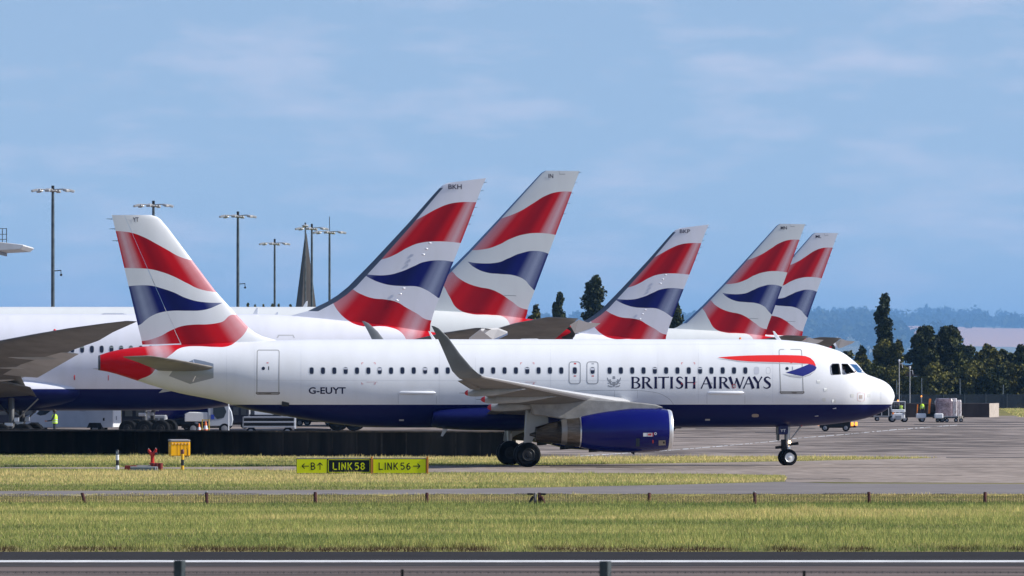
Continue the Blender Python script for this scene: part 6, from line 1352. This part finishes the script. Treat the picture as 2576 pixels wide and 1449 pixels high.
low_ = [(2076, 'directly above the aft cockpit window', 912), (2112, 'above the pilot window', 905), (2150, 'above the slope of the jet nose', 908), (2188, 'left of the taller slim lamp post', 915), (2216, 'below the tall poplar', 925), (2248, 'just left of the taller slim lamp post', 922), (2280, 'between the two slim lamp posts', 948), (2318, 'under the dark shed roof', 950),
        (2352, 'right of the shed, behind the wrapped loads', 912), (2390, 'behind the rightmost wrapped load', 908), (2428, 'behind the middle of the brown wall', 915), (2466, 'behind the right part of the brown wall', 910), (2504, 'above the pale end of the brown wall', 921), (2540, 'behind the grass patch at the right', 913), (2578, 'at the right edge of the picture', 917), (2612, 'just past the right edge', 915)]
for i, (px, wh, tp) in enumerate(low_):
    tree(px, tp, random.uniform(36, 46), 1014+random.uniform(0, 14), 'low dark bushy tree along the boundary fence, '+wh, M_leafB if i % 3 else M_leafA, .3, n=5200, leaf=.30, seed=40+i)
ordn = ['leftmost', 'second from left', 'third from left', 'third from right', 'second from right', 'rightmost']
for j, px in enumerate((622, 640, 664, 684, 700, 730)):
    tree(px, 764+random.uniform(-2, 3), 6, 1110, ordn[j]+' of six tiny tree tops showing above the grey jet fuselage', M_leafB, 10, n=500, leaf=.3, seed=90+j)
# distant woods on the hills: one mass
bl = []
def wood(x0, x1, y0, y1, n, hh_):
    for _ in range(n):
        x, y = random.uniform(x0, x1), random.uniform(y0, y1); h_ = hh_*random.uniform(.6, 1.15); z = hill_z(x, y); bl.append((x, y, z+h_*.5, h_*.5, h_*.5, h_*.55))
wood(-150, 900, 4980, 5120, 420, 11); wood(150, 900, 4420, 4700, 330, 9); wood(110, 225, 3750, 4400, 170, 10); wood(280, 700, 2850, 3150, 330, 11); wood(60, 280, 2800, 3000, 160, 10); wood(20, 230, 3200, 3700, 150, 9); wood(-150, 110, 3400, 5000, 300, 11)
wood(264, 267, 3980, 3990, 2, 6); wood(330, 334, 3900, 3960, 6, 7); wood(240, 300, 4010, 4020, 8, 3)
wo = tag(leaf_cloud('distant_wood', bl, 130000, 1.25, M_leafC, None, 77), 'far wooded hillsides fading to blue', 'woodland', kind='stuff'); wo.scale = (8,)*3; wo.location.z = -27.4

# ================================================================== GRASS
def vnoise(x, y, sc, seed):
    g = np.random.default_rng(seed); T = g.random((256, 256)); u, v = x/sc, y/sc; iu, iv = np.floor(u).astype(int), np.floor(v).astype(int); fu, fv = u-iu, v-iv
    fu, fv = fu*fu*(3-2*fu), fv*fv*(3-2*fv); q_ = lambda a, b_: T[a % 256, b_ % 256]
    return (q_(iu, iv)*(1-fu)+q_(iu+1, iv)*fu)*(1-fv)+(q_(iu, iv+1)*(1-fu)+q_(iu+1, iv+1)*fu)*fv
def in_poly(x, y, P_):
    ins = np.zeros(len(x), bool); j = len(P_)-1
    for i in range(len(P_)):
        xi, yi = P_[i]; xj, yj = P_[j]; c = ((yi > y) != (yj > y)) & (x < (xj-xi)*(y-yi)/(yj-yi+1e-9)+xi); ins ^= c; j = i
    return ins
def grass(name, poly, dens, h0, h1, wid, tan, label, seed, edge=None):
    xs_, ys_ = [p[0] for p in poly], [p[1] for p in poly]; g = np.random.default_rng(seed)
    n = int((max(xs_)-min(xs_))*(max(ys_)-min(ys_))*dens); x = g.uniform(min(xs_), max(xs_), n); y = g.uniform(min(ys_), max(ys_), n); k = in_poly(x, y, poly); x, y = x[k], y[k]; n = len(x)
    nn = .5*vnoise(x, y, 9, seed+1)+.3*vnoise(x, y, 2.2, seed+2)+.2*vnoise(x, y, .7, seed+3); hgt = (h0+(h1-h0)*g.random(n)**1.5)*(.35+1.3*nn**1.4)*(1+.7*(vnoise(x, y, 1.1, seed+8) > .8))
    th = g.uniform(0, math.pi, n); lean = g.normal(0, .28, (n, 2)); w_ = wid*(.6+.8*g.random(n))
    dx, dy = np.cos(th)*w_, np.sin(th)*w_
    P_ = np.zeros((n, 3, 3), np.float32); P_[:, 0] = np.stack([x-dx, y-dy, np.full(n, -.01)], 1); P_[:, 1] = np.stack([x+dx, y+dy, np.full(n, -.01)], 1); P_[:, 2] = np.stack([x+lean[:, 0]*hgt, y+lean[:, 1]*hgt, hgt], 1)
    me = bpy.data.meshes.new(name); me.vertices.add(3*n); me.vertices.foreach_set('co', P_.ravel()); me.loops.add(3*n); me.loops.foreach_set('vertex_index', np.arange(3*n, dtype=np.int32)); me.polygons.add(n); me.polygons.foreach_set('loop_start', np.arange(0, 3*n, 3, dtype=np.int32)); me.update(calc_edges=True)
    f = tan(x, y, g)+.75*(nn-.5)+.5*(vnoise(x*.25, y, 3.5, seed+6)-.5)+g.normal(0, .17, n); f = np.clip(f, 0, 1)
    c0, c1, c2 = np.array([.14, .20, .058]), np.array([.43, .44, .13]), np.array([.80, .62, .26])
    col = np.where(f[:, None] < .5, c0+(c1-c0)*(f[:, None]*2), c1+(c2-c1)*(f[:, None]*2-1)); col *= (.75+.5*g.random((n, 1)))
    if edge is not None: e_ = edge(x, y); col = col*(1-e_[:, None])+np.array([.085, .055, .03])*e_[:, None]*(.5+g.random((n, 1)))
    at = me.color_attributes.new('Col', 'FLOAT_COLOR', 'POINT'); at.data.foreach_set('color', np.repeat(np.concatenate([col, np.ones((n, 1))], 1), 3, axis=0).astype(np.float32).ravel())
    me.materials.append(M_blade); o = link(name, me); return tag(o, label, 'grass', kind='stuff')
M_blade = bpy.data.materials.new('grass_blade'); M_blade.use_nodes = True; t = M_blade.node_tree; at = t.nodes.new('ShaderNodeAttribute'); at.attribute_name = 'Col'
pb = t.nodes['Principled BSDF']; t.links.new(at.outputs['Color'], pb.inputs['Base Color']); pb.inputs['Roughness'].default_value = .75; pb.inputs['Specular IOR Level'].default_value = .1
tl = t.nodes.new('ShaderNodeBsdfTranslucent'); t.links.new(at.outputs['Color'], tl.inputs[0]); ms = t.nodes.new('ShaderNodeMixShader'); ms.inputs[0].default_value = .4
t.links.new(pb.outputs[0], ms.inputs[1]); t.links.new(tl.outputs[0], ms.inputs[2]); t.links.new(ms.outputs[0], t.nodes['Material Output'].inputs['Surface'])
tri = lambda y, pts: np.interp(HY+H*F/y, [p[0] for p in pts], [p[1] for p in pts])
grass('grass', [(-40, GY(1266)), (40, GY(1266)), (33, GY(1388.5)), (-33, GY(1388.5))], 95, .07, .17, .011, lambda x, y, g: tri(y, [(1266, .28), (1275, .32), (1284, .58), (1292, .50), (1302, .62), (1312, .50), (1322, .30), (1335, .40), (1350, .30), (1365, .38), (1388, .22)]), 'long green grass strip between the runway and the netting fence', 5,
      edge=lambda x, y: np.clip((HY+H*F/y-1374)/9, 0, 1)*np.clip(vnoise(x, y*.3, .8, 9)*2.0-.2, 0, 1))
grass('grass', [(-44, GY(1244.5)), (44, GY(1244.5)), (40, GY(1266)), (-40, GY(1266))], 60, .04, .10, .012, lambda x, y, g: .82+0*x, 'short straw coloured grass behind the netting fence', 6)
g2 = [(-75, GY(1179.5)), G(0, 1180.2), G(480, 1181), G(700, 1185), G(1080, 1190), G(1384, 1191), G(1800, 1193.5), G(1974, 1197), G(1980, 1205), G(1974, 1211), G(1706, 1219), G(1384, 1226), G(1000, 1232), G(0, 1235), (-65, GY(1235))]
grass('grass', g2, 34, .06, .13, .016, lambda x, y, g: tri(y, [(1180, .5), (1190, .55), (1203, .80), (1214, .66), (1222, .40), (1235, .34)]), 'yellowing grass strip between the taxiway and the small service road', 8,
      edge=lambda x, y: .6*np.clip((HY+H*F/y-1231)/5, 0, 1))
g1 = [(-80, 360), G(0, 1141), G(350, 1144), G(700, 1149), G(1290, 1150.5), G(2000, 1149), G(2370, 1151.5), G(2314, 1153.2), G(2003, 1159.8), G(1706, 1165), G(1384, 1170), G(1000, 1171.5), G(480, 1175), G(0, 1176), (-80, GY(1176))]
grass('grass', g1, 26, .06, .14, .018, lambda x, y, g: tri(y, [(1140, .45), (1148, .7), (1158, .78), (1164, .5), (1176, .36)]), 'narrow straw and green grass strip behind the taxiing jet', 10)
grass('grass', [(wx(2514, 770), 742), (110, 742), (120, 985), (wx(2514, 985), 985)], 2.2, .08, .2, .06, lambda x, y, g: .62+0*x, 'pale green grass beyond the apron at the right edge', 12)

# ================================================================== HAZE
hz = MB().box((800, 24500, 240), (20800, 49400, 510)).build('haze', mat('haze_surface', (1, 1, 1)), None, smooth=False)
hm = bpy.data.materials.new('haze_air'); hm.use_nodes = True; t = hm.node_tree; t.nodes.clear(); oo = t.nodes.new('ShaderNodeOutputMaterial'); pv = t.nodes.new('ShaderNodeVolumePrincipled')
pv.inputs['Color'].default_value = (.28, .58, 1.0, 1); pv.inputs['Density'].default_value = 3.3e-5; pv.inputs['Anisotropy'].default_value = 0.0
t.links.new(pv.outputs[0], oo.inputs['Volume']); hz.data.materials.clear(); hz.data.materials.append(hm); tag(hz, 'thin blue haze over the distant trees and hills', 'haze', kind='stuff')
